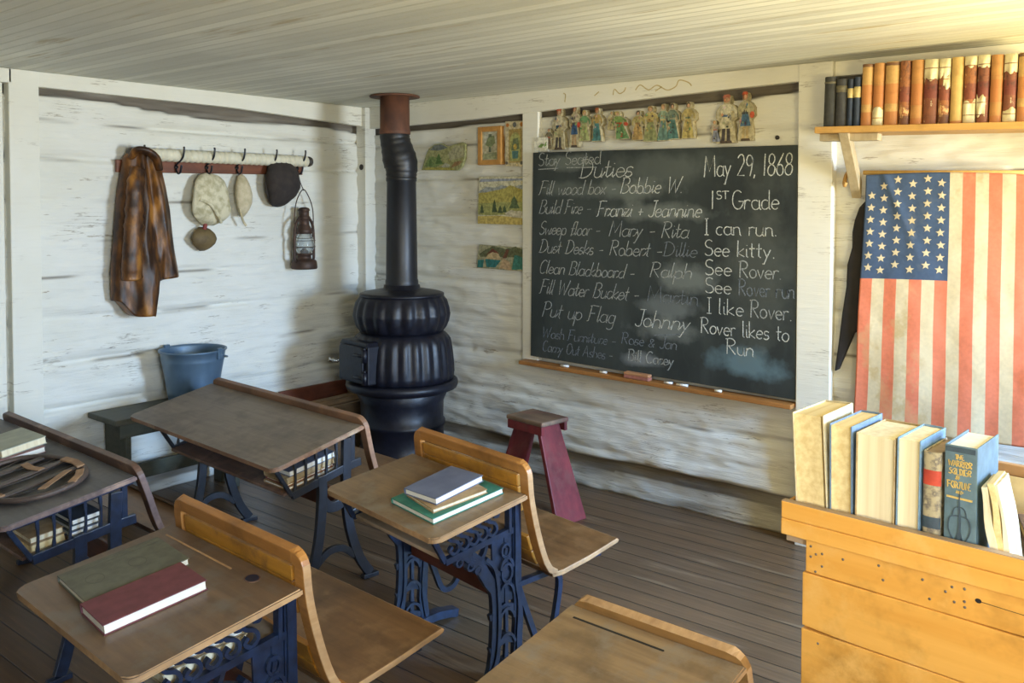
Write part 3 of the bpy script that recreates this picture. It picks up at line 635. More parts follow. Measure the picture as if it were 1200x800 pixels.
# a handwriting stroke alphabet: x from 0 to width, capital height 1, small-letter height .5
def A(*a): return arc(*a)
G = {
 'a': (.5, [A(.24, .25, .2, .25, 50, 320), [(.44, .5), (.43, .08), (.52, 0)]]), 'b': (.48, [[(.06, 1), (.05, 0)], A(.24, .25, .19, .25, 170, -170)]),
 'c': (.42, [A(.24, .25, .19, .25, 50, 310)]), 'd': (.5, [A(.23, .25, .19, .25, 50, 320), [(.44, 1), (.43, .05), (.5, 0)]]),
 'e': (.44, [[(.05, .26), (.40, .28)] + A(.23, .25, .18, .25, 10, 315)]), 'f': (.36, [A(.28, .82, .13, .17, 40, 180) + [(.15, -.05)], [(.0, .48), (.30, .5)]]),
 'g': (.48, [A(.23, .25, .19, .25, 50, 320), [(.42, .5), (.42, -.2)] + A(.24, -.22, .18, .17, 0, -150)]), 'h': (.48, [[(.06, 1), (.05, 0)], [(.05, .3)] + A(.24, .3, .17, .2, 160, 0) + [(.42, 0)]]),
 'i': (.2, [[(.08, .5), (.08, .05), (.16, 0)], [(.09, .70), (.10, .73)]]), 'j': (.25, [[(.14, .5), (.14, -.2)] + A(.0, -.22, .14, .15, 0, -120), [(.14, .70), (.15, .73)]]),
 'k': (.44, [[(.06, 1), (.05, 0)], [(.36, .5), (.07, .22), (.40, 0)]]), 'l': (.2, [[(.08, 1), (.07, .05), (.15, 0)]]),
 'm': (.72, [[(.06, .5), (.05, 0)], [(.05, .3)] + A(.20, .32, .14, .18, 160, 0) + [(.34, 0)], [(.34, .3)] + A(.49, .32, .14, .18, 160, 0) + [(.63, .04), (.69, 0)]]),
 'n': (.48, [[(.06, .5), (.05, 0)], [(.05, .3)] + A(.23, .32, .16, .18, 160, 0) + [(.39, .04), (.45, 0)]]), 'o': (.46, [A(.23, .25, .19, .25, 90, 450, 14)]),
 'p': (.48, [[(.06, .5), (.05, -.4)], A(.24, .25, .19, .25, 170, -170)]), 'r': (.36, [[(.06, .5), (.05, 0)], [(.05, .28)] + A(.22, .34, .15, .16, 160, 40)]),
 's': (.38, [A(.2, .37, .14, .13, 30, 260, 8) + A(.18, .13, .15, .13, 80, -150, 8)]), 't': (.34, [[(.15, .85), (.14, .08), (.24, 0)], [(.02, .52), (.30, .54)]]),
 'u': (.48, [[(.06, .5)] + A(.22, .18, .16, .18, 180, 340) + [(.39, .5), (.40, .05), (.46, 0)]]), 'v': (.42, [[(.04, .5), (.20, 0), (.38, .5)]]),
 'w': (.62, [[(.04, .5), (.16, 0), (.30, .4), (.44, 0), (.58, .5)]]), 'x': (.42, [[(.04, .5), (.38, 0)], [(.36, .5), (.04, 0)]]),
 'y': (.46, [[(.05, .5), (.22, .05)], [(.40, .5), (.22, .05), (.08, -.38), (.0, -.36)]]), 'z': (.4, [[(.04, .48), (.34, .5), (.05, 0), (.38, .02)]]),
 'A': (.66, [[(.02, 0), (.30, 1), (.58, 0)], [(.12, .36), (.48, .36)]]), 'B': (.58, [[(.08, 1), (.06, 0)], [(.0, .96)] + A(.26, .76, .24, .24, 100, -90, 8) + A(.26, .27, .28, .27, 90, -110, 8)]),
 'C': (.6, [A(.33, .5, .28, .5, 50, 310, 14)]), 'D': (.66, [[(.12, .96), (.10, .02)], [(.0, .92)] + A(.16, .5, .44, .5, 95, -110, 14)]),
 'F': (.56, [[(.10, .95), (.10, .05), (.0, 0)], [(.0, .95), (.2, 1), (.54, .97)], [(.08, .5), (.40, .52)]]),
 'G': (.64, [A(.33, .5, .29, .5, 50, 350, 14) + [(.36, .42)]]), 'I': (.26, [[(.12, 1), (.11, 0)], [(.02, .98), (.22, 1)], [(.0, 0), (.22, 0)]]),
 'J': (.42, [[(.36, 1), (.35, .15)] + A(.20, .16, .15, .17, 0, -170), [(.16, .98), (.46, 1)]]), 'K': (.56, [[(.08, 1), (.06, 0)], [(.48, 1), (.09, .48), (.52, 0)]]),
 'M': (.78, [[(.02, 0), (.08, 1), (.36, .25), (.62, 1), (.70, 0)]]), 'P': (.54, [[(.10, .98), (.07, 0)], [(.0, .92)] + A(.24, .74, .25, .26, 100, -110)]),
 'R': (.58, [[(.10, 1), (.07, 0)], [(.0, .95)] + A(.24, .76, .25, .24, 100, -110), [(.16, .52), (.52, 0)]]), 'S': (.5, [A(.27, .74, .2, .25, 40, 260, 9) + A(.24, .25, .22, .25, 85, -150, 9)]),
 'T': (.58, [[(.28, .97), (.26, 0)], [(.0, .94), (.3, 1), (.56, .97)]]), 'W': (.84, [[(.02, 1), (.2, 0), (.40, .8), (.58, 0), (.80, 1)]]),
 '1': (.3, [[(.14, 1), (.13, 0)]]), '2': (.5, [A(.23, .74, .19, .25, 160, -30) + [(.03, .02), (.46, .02)]]), '6': (.5, [[(.38, 1), (.12, .5)] + A(.24, .25, .19, .25, 160, 520, 14)]),
 '8': (.5, [A(.24, .75, .17, .24, -90, 270, 12), A(.24, .25, .21, .25, 90, 450, 12)]), '9': (.48, [A(.22, .72, .18, .25, 20, 380, 12), [(.41, .8), (.38, .3), (.30, 0)]]),
 '.': (.22, [[(.07, 0), (.10, .04)]]), ',': (.2, [[(.09, .05), (.04, -.12)]]), '-': (.4, [[(.05, .32), (.34, .34)]]), '+': (.42, [[(.04, .3), (.36, .3)], [(.20, .5), (.20, .1)]]), '&': (.5, [[(.44, 0), (.10, .45)] + A(.22, .55, .12, .12, 200, 0, 6) + [(.06, .15)] + A(.2, .12, .15, .13, 180, 300, 5) + [(.44, .3)]]),
 ' ': (.34, []),
}
G.update({'E': (.5, [[(.44, 1), (.06, 1), (.06, 0), (.46, 0)], [(.06, .52), (.36, .52)]]), 'H': (.58, [[(.06, 1), (.06, 0)], [(.5, 1), (.5, 0)], [(.06, .5), (.5, .5)]]), 'L': (.46, [[(.06, 1), (.06, 0), (.44, 0)]]), 'N': (.6, [[(.06, 0), (.06, 1), (.5, 0), (.5, 1)]]), 'O': (.64, [A(.32, .5, .27, .5, 90, 450, 16)]), 'U': (.58, [[(.06, 1)] + A(.28, .25, .22, .25, 180, 360) + [(.5, 1)]])})
def chalk_line(mb, text, x, z, cap, width, slant=0., rise=0., sw=.0048, plane=.0425):
    link = slant > .1
    adv = sum(G[c][0] for c in text); k = width / adv; xx = 0
    for q_, c in enumerate(text):
        gw, strokes = G[c]
        if link and c.islower() and q_ + 1 < len(text) and text[q_ + 1].islower():
            strokes = strokes + [[(gw - .12, .04), (gw - .02, .10), (gw + .07, .30)]]
        for s in strokes:
            p2 = []
            for px, pz in s:
                jx = .012 * noise.noise((xx * 7 + x * 3, pz * 3, z * 9)); jz = .03 * noise.noise((xx * 5, z * 7, px + 2))
                X_ = x + (xx + px) * k + slant * pz * cap + jx * .3; p2.append((X_, z + (pz + jz) * cap + rise * (X_ - x)))
            mb.bar(p2, [sw * (.75 + .4 * noise.noise((q[0] * 40, q[1] * 40, 1.)) + .1) for q in p2], FB, plane - .002, plane + .0006)
        xx += gw
    return mb
mb = MB().mat(M_CHALKM)
chalk_line(mb, 'Stay Seated', 1.515, 1.835, .075, .43, .12); mb.bar([(1.52, 1.815), (1.66, 1.818)], .005, FB, .040, .043); mb.bar([(1.72, 1.82), (1.92, 1.817)], .005, FB, .040, .043)
mb.build('chalk_note', bb)
mb = MB().mat(M_CHALK); chalk_line(mb, 'Duties', 1.80, 1.76, .105, .35, .22, .0, .0052); mb.build('chalk_title', bb)
mb = MB().mat(M_CHALKM)
for txt, x, z, cap, wd, sl_t in [('Fill wood box -', 1.52, 1.668, .080, .52, .32), ('Build Fire -', 1.52, 1.560, .080, .36, .32), ('Sweep floor -', 1.52, 1.440, .078, .42, .32), ('Dust Desks -', 1.52, 1.335, .078, .44, .32), ('Clean Blackboard -', 1.52, 1.215, .078, .64, .32), ('Fill Water Bucket -', 1.525, 1.098, .085, .66, .32), ('Put up Flag', 1.54, .965, .090, .50, .32)]:
    mb.mat(M_CHALKM if z < 1.60 else M_CHALKM); chalk_line(mb, txt, x, z, cap, wd, sl_t)
for txt, x, z, cap, wd in [('Bobbie W.', 2.07, 1.672, .085, .38), ('Franzi + Jeannine', 1.92, 1.548, .085, .63), ('Mary - Rita', 2.00, 1.440, .085, .48), ('Robert - ', 2.00, 1.338, .082, .36), ('Ralph', 2.25, 1.232, .080, .25), ('Johnny', 2.16, .965, .092, .33)]:
    mb.mat(M_CHALK if z > 1.5 or z < 1 else M_CHALKM); chalk_line(mb, txt, x, z, cap, wd, .26, 0, .0050)
mb.mat(M_CHALKF); chalk_line(mb, 'Dillie', 2.33, 1.345, .075, .2, .2); chalk_line(mb, 'Martin', 2.24, 1.10, .085, .30, .15)
mb.bar([(2.28, .925), (2.40, .94), (2.46, .95)], .006, FB, .040, .043)
chalk_line(mb, 'Wash Furniture -', 1.545, .845, .062, .50, .22); chalk_line(mb, 'Rose & Jan', 2.08, .862, .062, .34, .18); chalk_line(mb, 'Carry Out Ashes -', 1.545, .765, .062, .48, .22)
mb.mat(M_CHALKM); chalk_line(mb, 'Bill Carey', 2.12, .775, .062, .28, .16, 0, .006)
mb.build('chalk_duty_list', bb)
mb = MB().mat(M_CHALK); chalk_line(mb, 'May 29, 1868', 2.565, 1.752, .105, .46, .03, 0, .0058); mb.build('chalk_date', bb)
mb = MB().mat(M_CHALK)
for txt, x, z, cap, wd in [('1', 2.598, 1.590, .092, .035), ('Grade', 2.715, 1.590, .092, .245), ('I can run.', 2.570, 1.462, .082, .385), ('See kitty.', 2.570, 1.357, .080, .375)]: chalk_line(mb, txt, x, z, cap, wd, .0, 0, .0054)
chalk_line(mb, 'ST', 2.632, 1.640, .040, .07, .0, 0, .0055)
chalk_line(mb, 'See', 2.570, 1.260, .078, .15, 0, 0, .0054); chalk_line(mb, 'See', 2.572, 1.170, .078, .15, 0, 0, .0054); chalk_line(mb, 'I like', 2.585, 1.066, .080, .20, 0, 0, .0054); chalk_line(mb, 'Rover likes to', 2.55, .963, .080, .465, .0, 0.0, .0054); chalk_line(mb, 'Run', 2.69, .872, .078, .15, 0, 0, .0054)
mb.mat(M_CHALKM); chalk_line(mb, 'Rover.', 2.755, 1.256, .082, .225, .0, 0, .006); chalk_line(mb, 'Rover.', 2.815, 1.064, .086, .215, 0, 0, .006)
mb.mat(M_CHALKF); chalk_line(mb, 'Rover run', 2.755, 1.168, .082, .285, 0, 0, .006)
mb.build('chalk_reading_lesson', bb)
MB().mat(M_TRAY).prism([(1.405, .700), (3.04, .672), (3.04, .650), (1.405, .678)], .0, .085, FB).build('chalk_tray', bb, bevel=.004)
M_FELT = mat('pinkish_felt', (.42, .16, .11), (.30, .11, .08), 40, rough=.95); M_ERW = mat('eraser_wood', (.50, .25, .12), (.40, .18, .08), 20)
er = empty('blackboard_eraser', (2.20, -.067, .6875), R(2), 'red brown felt eraser lying on the chalk tray', 'eraser'); er.rotation_euler = (0, R(1), 0)
MB().mat(M_FELT).box((-.075, -.02, 0), (.075, .02, .018)).build('felt', er, bevel=.003)
MB().mat(M_ERW).box((-.075, -.02, .018), (.075, .02, .033)).build('block', er, bevel=.004)
M_STICK = mat('chalk_stick_white', (.82, .80, .74), (.7, .68, .62), 40, rough=.95)
CHL = ['stub of white chalk farthest left on the chalk tray', 'stub of white chalk between the tray end and the eraser', 'stub of white chalk just right of the eraser', 'long white chalk stub near the middle right of the tray', 'short white chalk stub right of the long one on the tray']
for i, (x, l) in enumerate([(1.72, .05), (1.98, .04), (2.38, .045), (2.46, .06), (2.66, .035)]):
    o = MB().mat(M_STICK).tube([(-l / 2, 0, 0), (l / 2, .006, 0)], .006, 10).build('chalk_stick')
    o.location = (x, -.064, .703 - (x - 1.405) * .0171 + .0035); tag(o, CHL[i], 'chalk', 'chalk on the blackboard tray')

# ------------------------------------------------------------------ paper pictures on the back wall
def paint(c, k=.25): return mat('paint_%02x%02x%02x' % tuple(int(255 * x) for x in c), c, tuple(x * .55 for x in c), 55, (1, 1, 1), rough=.9, bmp=.0, lo=.40, hi=.62, c3=(min(1, c[0] * 1.3), min(1, c[1] * 1.15), c[2] * .8))
def picture(name, label, cat, outline, base, shapes, h0=.014, frame=None):
    mb = MB().mat(paint(base)).prism(outline, -.02 + h0, h0, FB)
    for k, (c, poly) in enumerate(shapes):
        mb.mat(paint(c)); h = h0 + .0004 * (k + 1); vs = [mb.v(FB(a, b, h)) for a, b in poly]; mb.face(vs)
    o = mb.build(name); return tag(o, label, cat, 'pictures beside the blackboard')
def jag(pts, n=4, amp=.006, seed=0):
    out = []
    for i in range(len(pts) - 1):
        for k in range(n):
            t = k / n; x = pts[i][0] + (pts[i + 1][0] - pts[i][0]) * t; z = pts[i][1] + (pts[i + 1][1] - pts[i][1]) * t
            out.append((x, z + amp * noise.noise((x * 60 + seed, z * 60, seed))))
    return out + [pts[-1]]
def tree(x, z, w_, h): return [(x - w_, z), (x - w_ * .5, z + h * .45), (x - w_ * .7, z + h * .45), (x, z + h), (x + w_ * .7, z + h * .45), (x + w_ * .5, z + h * .45), (x + w_, z)]
picture('landscape_sketch', 'green mountain landscape picture cut round, beside the stovepipe', 'picture',
    [(.545, 1.835), (.86, 1.825), (.895, 1.85), (.92, 1.90), (.925, 1.985), (.90, 2.0), (.84, 1.99), (.78, 1.975), (.72, 2.0), (.66, 1.995), (.61, 1.97), (.585, 1.93)], (.36, .36, .16),
    [((.17, .19, .18), [(.62, 1.96), (.66, 1.99), (.72, 1.995), (.78, 1.97), (.70, 1.955)]), ((.42, .40, .24), jag([(.78, 1.93), (.84, 1.98), (.91, 1.98), (.92, 1.91), (.80, 1.89)])), ((.20, .27, .09), jag([(.57, 1.86), (.62, 1.92), (.70, 1.91), (.75, 1.87), (.66, 1.85)])),
     ((.10, .18, .05), tree(.70, 1.87, .03, .07)), ((.12, .20, .06), tree(.625, 1.86, .022, .05)), ((.45, .45, .33), [(.72, 1.85), (.76, 1.875), (.80, 1.86), (.78, 1.84)]), ((.33, .20, .09), jag([(.80, 1.84), (.88, 1.86), (.90, 1.885), (.84, 1.88)])), ((.40, .36, .08), [(.55, 1.837), (.85, 1.828), (.80, 1.845), (.60, 1.85)])])
fp = empty('framed_print', (0, 0, 0), 0, 'small print of a tree in an orange wooden frame, left of the blackboard', 'picture', 'pictures beside the blackboard')
FRM = [(1.035, 1.853, 1.065, 2.085), (1.190, 1.853, 1.220, 2.085), (1.065, 2.055, 1.190, 2.085), (1.065, 1.853, 1.190, 1.883)]
mb = MB().mat(mat('orange_picture_frame', (.52, .27, .07), (.40, .19, .045), 30))
for x0, z0, x1, z1 in FRM: mb.prism([(x0, z0), (x1, z0), (x1, z1), (x0, z1)], -.02, .022, FB)
mb.build('frame', fp, bevel=.003)
mb = MB().mat(paint((.55, .52, .36))).prism([(1.063, 1.881), (1.192, 1.881), (1.192, 2.057), (1.063, 2.057)], -.02, .012, FB)
for k, (c, poly) in enumerate([((.62, .62, .52), [(1.08, 1.98), (1.175, 1.98), (1.175, 2.05), (1.08, 2.05)]), ((.12, .15, .10), [(1.118, 1.93), (1.135, 1.93), (1.14, 2.04), (1.115, 2.04)]), ((.25, .30, .15), jag([(1.09, 1.97), (1.11, 2.02), (1.16, 2.03), (1.17, 1.98), (1.13, 1.96)])), ((.35, .38, .22), [(1.075, 1.89), (1.18, 1.89), (1.18, 1.93), (1.075, 1.92)])]):
    mb.mat(paint(c)); mb.face([mb.v(FB(a, b, .0125 + .0004 * k)) for a, b in poly])
mb.build('print', fp)
arch = [(1.285, 1.87), (1.365, 1.87), (1.365, 1.99)] + arc(1.325, 1.99, .04, .05, 0, 180, 8) + [(1.285, 1.87)]
picture('ornate_card', 'upright pale card with an arched picture and orange corners, nearest the blackboard top', 'picture', [(1.248, 1.842), (1.392, 1.835), (1.397, 2.105), (1.250, 2.108)], (.62, .53, .33),
    [((.42, .30, .10), [(1.275, 1.86), (1.375, 1.86), (1.375, 2.06), (1.275, 2.06)]), ((.40, .40, .14), arch[:-1]), ((.16, .20, .10), jag([(1.295, 1.93), (1.31, 2.0), (1.345, 2.01), (1.357, 1.94)])), ((.10, .22, .20), [(1.305, 1.885), (1.345, 1.885), (1.35, 1.93), (1.30, 1.93)]), ((.55, .40, .08), arc(1.325, 1.955, .014, .018, 0, 330, 8)),
     ((.60, .22, .05), arc(1.268, 2.085, .012, .012, 0, 330, 8)), ((.12, .12, .12), arc(1.322, 2.085, .015, .016, 0, 330, 8)), ((.60, .25, .05), arc(1.375, 2.085, .013, .014, 0, 330, 8)), ((.15, .12, .10), arc(1.262, 1.86, .010, .010, 0, 330, 8)), ((.15, .14, .10), arc(1.375, 1.858, .012, .012, 0, 330, 8))])
picture('valley_painting', 'square painting of yellow hills with dark fir trees, left of the blackboard', 'picture', [(1.030, 1.494), (1.402, 1.490), (1.405, 1.778), (1.040, 1.782)], (.62, .58, .40),
    [((.30, .33, .40), [(1.045, 1.75), (1.40, 1.755), (1.40, 1.765), (1.05, 1.768)]), ((.33, .35, .33), jag([(1.035, 1.69), (1.10, 1.72), (1.17, 1.715), (1.22, 1.73), (1.30, 1.71), (1.36, 1.73), (1.403, 1.72), (1.403, 1.64), (1.035, 1.64)])), ((.44, .38, .10), jag([(1.035, 1.68), (1.12, 1.69), (1.20, 1.70), (1.29, 1.725), (1.40, 1.70), (1.40, 1.60), (1.035, 1.60)])),
     ((.36, .36, .12), jag([(1.033, 1.62), (1.40, 1.63), (1.40, 1.55), (1.033, 1.55)])), ((.06, .09, .04), tree(1.165, 1.565, .022, .08)), ((.08, .11, .05), tree(1.065, 1.56, .018, .055)), ((.08, .11, .05), tree(1.21, 1.56, .02, .05)), ((.08, .12, .05), tree(1.245, 1.565, .018, .045)), ((.10, .14, .06), tree(1.32, 1.59, .04, .075)),
     ((.58, .52, .36), jag([(1.24, 1.56), (1.30, 1.58), (1.38, 1.57), (1.39, 1.54), (1.28, 1.54)])), ((.55, .42, .12), [(1.032, 1.495), (1.40, 1.492), (1.40, 1.53), (1.2, 1.545), (1.032, 1.54)])])
picture('garden_card', 'low wide picture card in teal and brown, lowest left of the blackboard', 'picture', [(1.020, 1.222), (1.402, 1.216), (1.405, 1.355), (1.040, 1.365)], (.36, .34, .20),
    [((.12, .13, .06), jag([(1.04, 1.31), (1.15, 1.36), (1.25, 1.345), (1.33, 1.36), (1.40, 1.34), (1.40, 1.30), (1.05, 1.29)])), ((.03, .17, .15), [(1.025, 1.225), (1.07, 1.225), (1.08, 1.275), (1.03, 1.27)]), ((.03, .16, .15), [(1.10, 1.23), (1.17, 1.23), (1.215, 1.275), (1.09, 1.28)]), ((.50, .37, .19), jag([(1.08, 1.28), (1.12, 1.31), (1.16, 1.33), (1.20, 1.31), (1.215, 1.28)])), ((.17, .05, .025), jag([(1.09, 1.30), (1.15, 1.345), (1.21, 1.31), (1.15, 1.325)])),
     ((.48, .33, .18), jag([(1.20, 1.225), (1.30, 1.22), (1.28, 1.27), (1.23, 1.29)])), ((.05, .19, .14), jag([(1.30, 1.225), (1.395, 1.225), (1.395, 1.30), (1.32, 1.31)])), ((.15, .06, .03), [(1.23, 1.29), (1.26, 1.345), (1.28, 1.34), (1.26, 1.29)])])
picture('leaf_card', 'tiny white card with a green sprig above the blackboard corner', 'card', [(1.475, 1.917), (1.573, 1.917), (1.573, 2.0), (1.475, 2.0)], (.78, .76, .64),
    [((.22, .36, .10), jag([(1.50, 1.945), (1.53, 1.965), (1.55, 1.955), (1.53, 1.94)])), ((.25, .40, .12), [(1.545, 1.945), (1.562, 1.975), (1.565, 1.95)])], .026)

# old paper scrap figures above the blackboard: each is a cut-out card
SKIN = (.60, .36, .22)
def ell(x, z, a, b, n=14): return [(x + a * math.cos(6.283 * i / n), z + b * math.sin(6.283 * i / n)) for i in range(n)]
def cutout(label, x, z, h, hair, top, skirt, trim_c, lean=0., wide=1., legs=None, hat=None, held=None):
    """paper figure standing at (x, z) of height h: silhouette card, then coloured shapes"""
    W_ = lambda a, b: (x + a * h * wide + lean * b * h, z + b * h)
    T = lambda ps: [W_(a, b) for a, b in ps]
    hem = .16 if legs is None else .30
    sk = [(-.17, .02), (-.15, .2), (-.10, .42), (-.07, .56), (.07, .56), (.10, .42), (.15, .2), (.18, .02)] if legs is None else [(-.13, .30), (-.11, .42), (-.07, .56), (.07, .56), (.11, .42), (.14, .30)]
    bod = [(-.075, .55), (-.12, .66), (-.13, .74), (-.07, .80), (.07, .80), (.13, .74), (.12, .66), (.075, .55)]
    armL = [(-.12, .76), (-.20, .64), (-.17, .50), (-.13, .50), (-.15, .63), (-.09, .72)]; armR = [(.12, .76), (.20, .66), (.22, .54), (.17, .52), (.15, .63), (.09, .72)]
    sil = [(-.19, 0), (-.17, .2), (-.14, .44), (-.21, .52), (-.21, .66), (-.13, .78), (-.06, .81), (-.075, .90), (-.05, .985), (.05, .985), (.075, .90), (.06, .81), (.13, .78), (.22, .68), (.23, .52), (.14, .44), (.17, .2), (.20, 0)]
    mb = MB().mat(paint((.50, .44, .28))).prism(T(sil), -.016, .0225, FB); k = [0]
    def sh(c, ps):
        k[0] += 1; mb.mat(paint(c)); mb.face([mb.v(FB(a, b, .0225 + .0004 * k[0])) for a, b in ps])
    if legs: sh(legs, T([(-.09, .03), (-.075, .32), (-.01, .32), (-.02, .03)])); sh(legs, T([(.02, .03), (.01, .32), (.075, .32), (.09, .03)])); sh((.10, .07, .05), T([(-.11, 0), (-.10, .05), (.11, .05), (.13, 0)]))
    sh(skirt, T(sk)); sh(tuple(c * .7 for c in skirt), T([(-.02, .03 if not legs else .31), (.0, .45), (.05, .45), (.06, .03 if not legs else .31)])); sh(top, T(bod)); sh(tuple(c * .85 for c in top), T(armL)); sh(tuple(c * .85 for c in top), T(armR))
    sh(trim_c, T([(-.08, .54), (-.075, .585), (.075, .585), (.08, .54)])); sh(hair, [W_(0 + .062 * math.cos(t), .905 + .075 * math.sin(t)) for t in [6.283 * i / 14 for i in range(14)]])
    sh(SKIN, [W_(.008 + .040 * math.cos(t), .885 + .052 * math.sin(t)) for t in [6.283 * i / 12 for i in range(12)]])
    if hat: sh(hat, T([(-.085, .94), (-.05, .995), (.05, 1.0), (.085, .945)]))
    rg = random.Random(int(x * 1000))
    for q in range(9):
        a0 = rg.uniform(-.13, .13); b0 = rg.uniform(.08 if not legs else .32, .74); ww = rg.uniform(.012, .035); hh = rg.uniform(.03, .09); cc = rg.choice([skirt, top, trim_c, hair, (.55, .48, .28), (.08, .08, .07)]); a0 *= .75 if b0 > .45 else 1
        sh(tuple(v * rg.uniform(.6, 1.2) for v in cc), T([(a0 - ww, b0), (a0 + ww * .3, b0 - hh * .4), (a0 + ww, b0 + hh * .3), (a0 - ww * .2, b0 + hh)]))
    if held: sh(held, [W_(.19 + .06 * math.cos(t), .52 + .07 * math.sin(t)) for t in [6.283 * i / 10 for i in range(10)]])
    o = mb.build('paper_figure'); return tag(o, label, 'paper figure', 'paper figures above the blackboard')
cutout('paper figure of a lady in white with a blue sash, far left above the blackboard', 1.645, 1.925, .235, (.45, .16, .08), (.66, .60, .42), (.50, .44, .24), (.05, .09, .20), .04, 1.0, (.08, .07, .06), (.55, .13, .06))
cutout('paper figure in blue with a red cap, second from the left above the blackboard', 1.755, 1.935, .235, (.30, .08, .04), (.55, .50, .34), (.05, .11, .22), (.10, .10, .10), .03, .75, (.45, .30, .16), (.42, .10, .04), (.60, .08, .04))
cutout('small dark paper figure of a child crouching at the left end of the cut-outs', 1.575, 1.93, .12, (.2, .12, .07), (.18, .16, .10), (.22, .17, .10), (.5, .1, .05), .05, 1.1)
cutout('paper figure in a leaf green jacket beside the one in teal', 1.825, 1.965, .175, (.55, .40, .14), (.16, .32, .14), (.42, .46, .20), (.4, .4, .2), .0, 1.1)
cutout('paper figure in a long teal dress with a red bonnet', 1.905, 1.960, .185, (.45, .14, .05), (.50, .36, .12), (.08, .22, .22), (.4, .25, .08), .03, .9, None, (.45, .12, .04))
cutout('pale tiny paper figure between the teal dress and the red flowers', 1.995, 2.02, .10, (.42, .33, .16), (.56, .50, .30), (.48, .40, .20), (.40, .25, .1), .1, 1.1)
cutout('paper figure in green bending over red flowers, near the middle of the cut-outs', 2.075, 1.965, .155, (.45, .36, .12), (.22, .33, .10), (.16, .30, .12), (.50, .10, .04), -.25, 1.5, None, None, (.55, .09, .04))
cutout('paper figure in gold with dark hair beside the red flowers', 2.165, 1.955, .160, (.10, .07, .05), (.42, .36, .14), (.48, .32, .12), (.35, .20, .08), .04, 1.2)
cutout('paper figure of a lady in ochre and green drapery, taller, right of the dark-haired one', 2.245, 1.945, .190, (.35, .22, .08), (.52, .42, .16), (.30, .32, .14), (.40, .28, .09), .0, 1.25)
cutout('paper figure in pale teal, left of a closely paired couple', 2.318, 1.945, .195, (.40, .24, .10), (.28, .38, .28), (.16, .28, .24), (.5, .42, .2), .02, .95)
cutout('paper figure in deep teal with dark hair, right of a closely paired couple', 2.378, 1.950, .190, (.08, .06, .05), (.18, .24, .18), (.10, .22, .20), (.3, .3, .2), -.02, .95)
cutout('paper figure in yellow standing alone with dark hair', 2.462, 1.950, .190, (.10, .08, .05), (.52, .42, .17), (.50, .40, .14), (.2, .25, .16), .03, 1.0)
cutout('largest paper figure, a lady in white with a blue sash, near the right post', 2.672, 1.918, .240, (.55, .22, .14), (.72, .68, .52), (.64, .59, .42), (.10, .16, .30), .03, 1.15, (.07, .06, .06), (.60, .20, .13))
cutout('large paper figure in blue skirt with a red cap, rightmost above the blackboard', 2.775, 1.925, .240, (.40, .12, .05), (.50, .46, .28), (.09, .18, .30), (.08, .08, .08), .0, .85, (.52, .40, .20), (.58, .11, .05), (.60, .12, .06))
cutout('small paper figure of a child at the feet of the large white lady', 2.622, 1.925, .110, (.52, .30, .12), (.42, .36, .28), (.26, .28, .36), (.5, .16, .08), -.1, 1.2)
o = MB().mat(M_KNOT).lathe([(0, 0), (.010, .0), (.011, .006), (.006, .010)], 12, Matrix.Translation((2.93, -.0, 1.935)) @ Matrix.Rotation(R(90), 4, 'X')).build('wall_peg')
tag(o, 'small brown nail peg right of the paper figures above the blackboard', 'nail')
o = MB().mat(M_KNOT).lathe([(0, 0), (.018, .0), (.020, .004), (.008, .003)], 14, Matrix.Translation((.035, -.0755, 1.865)) @ Matrix.Rotation(R(90), 4, 'X')).build('wall_peg')
tag(o, 'dark round bolt head in the white corner post', 'bolt')

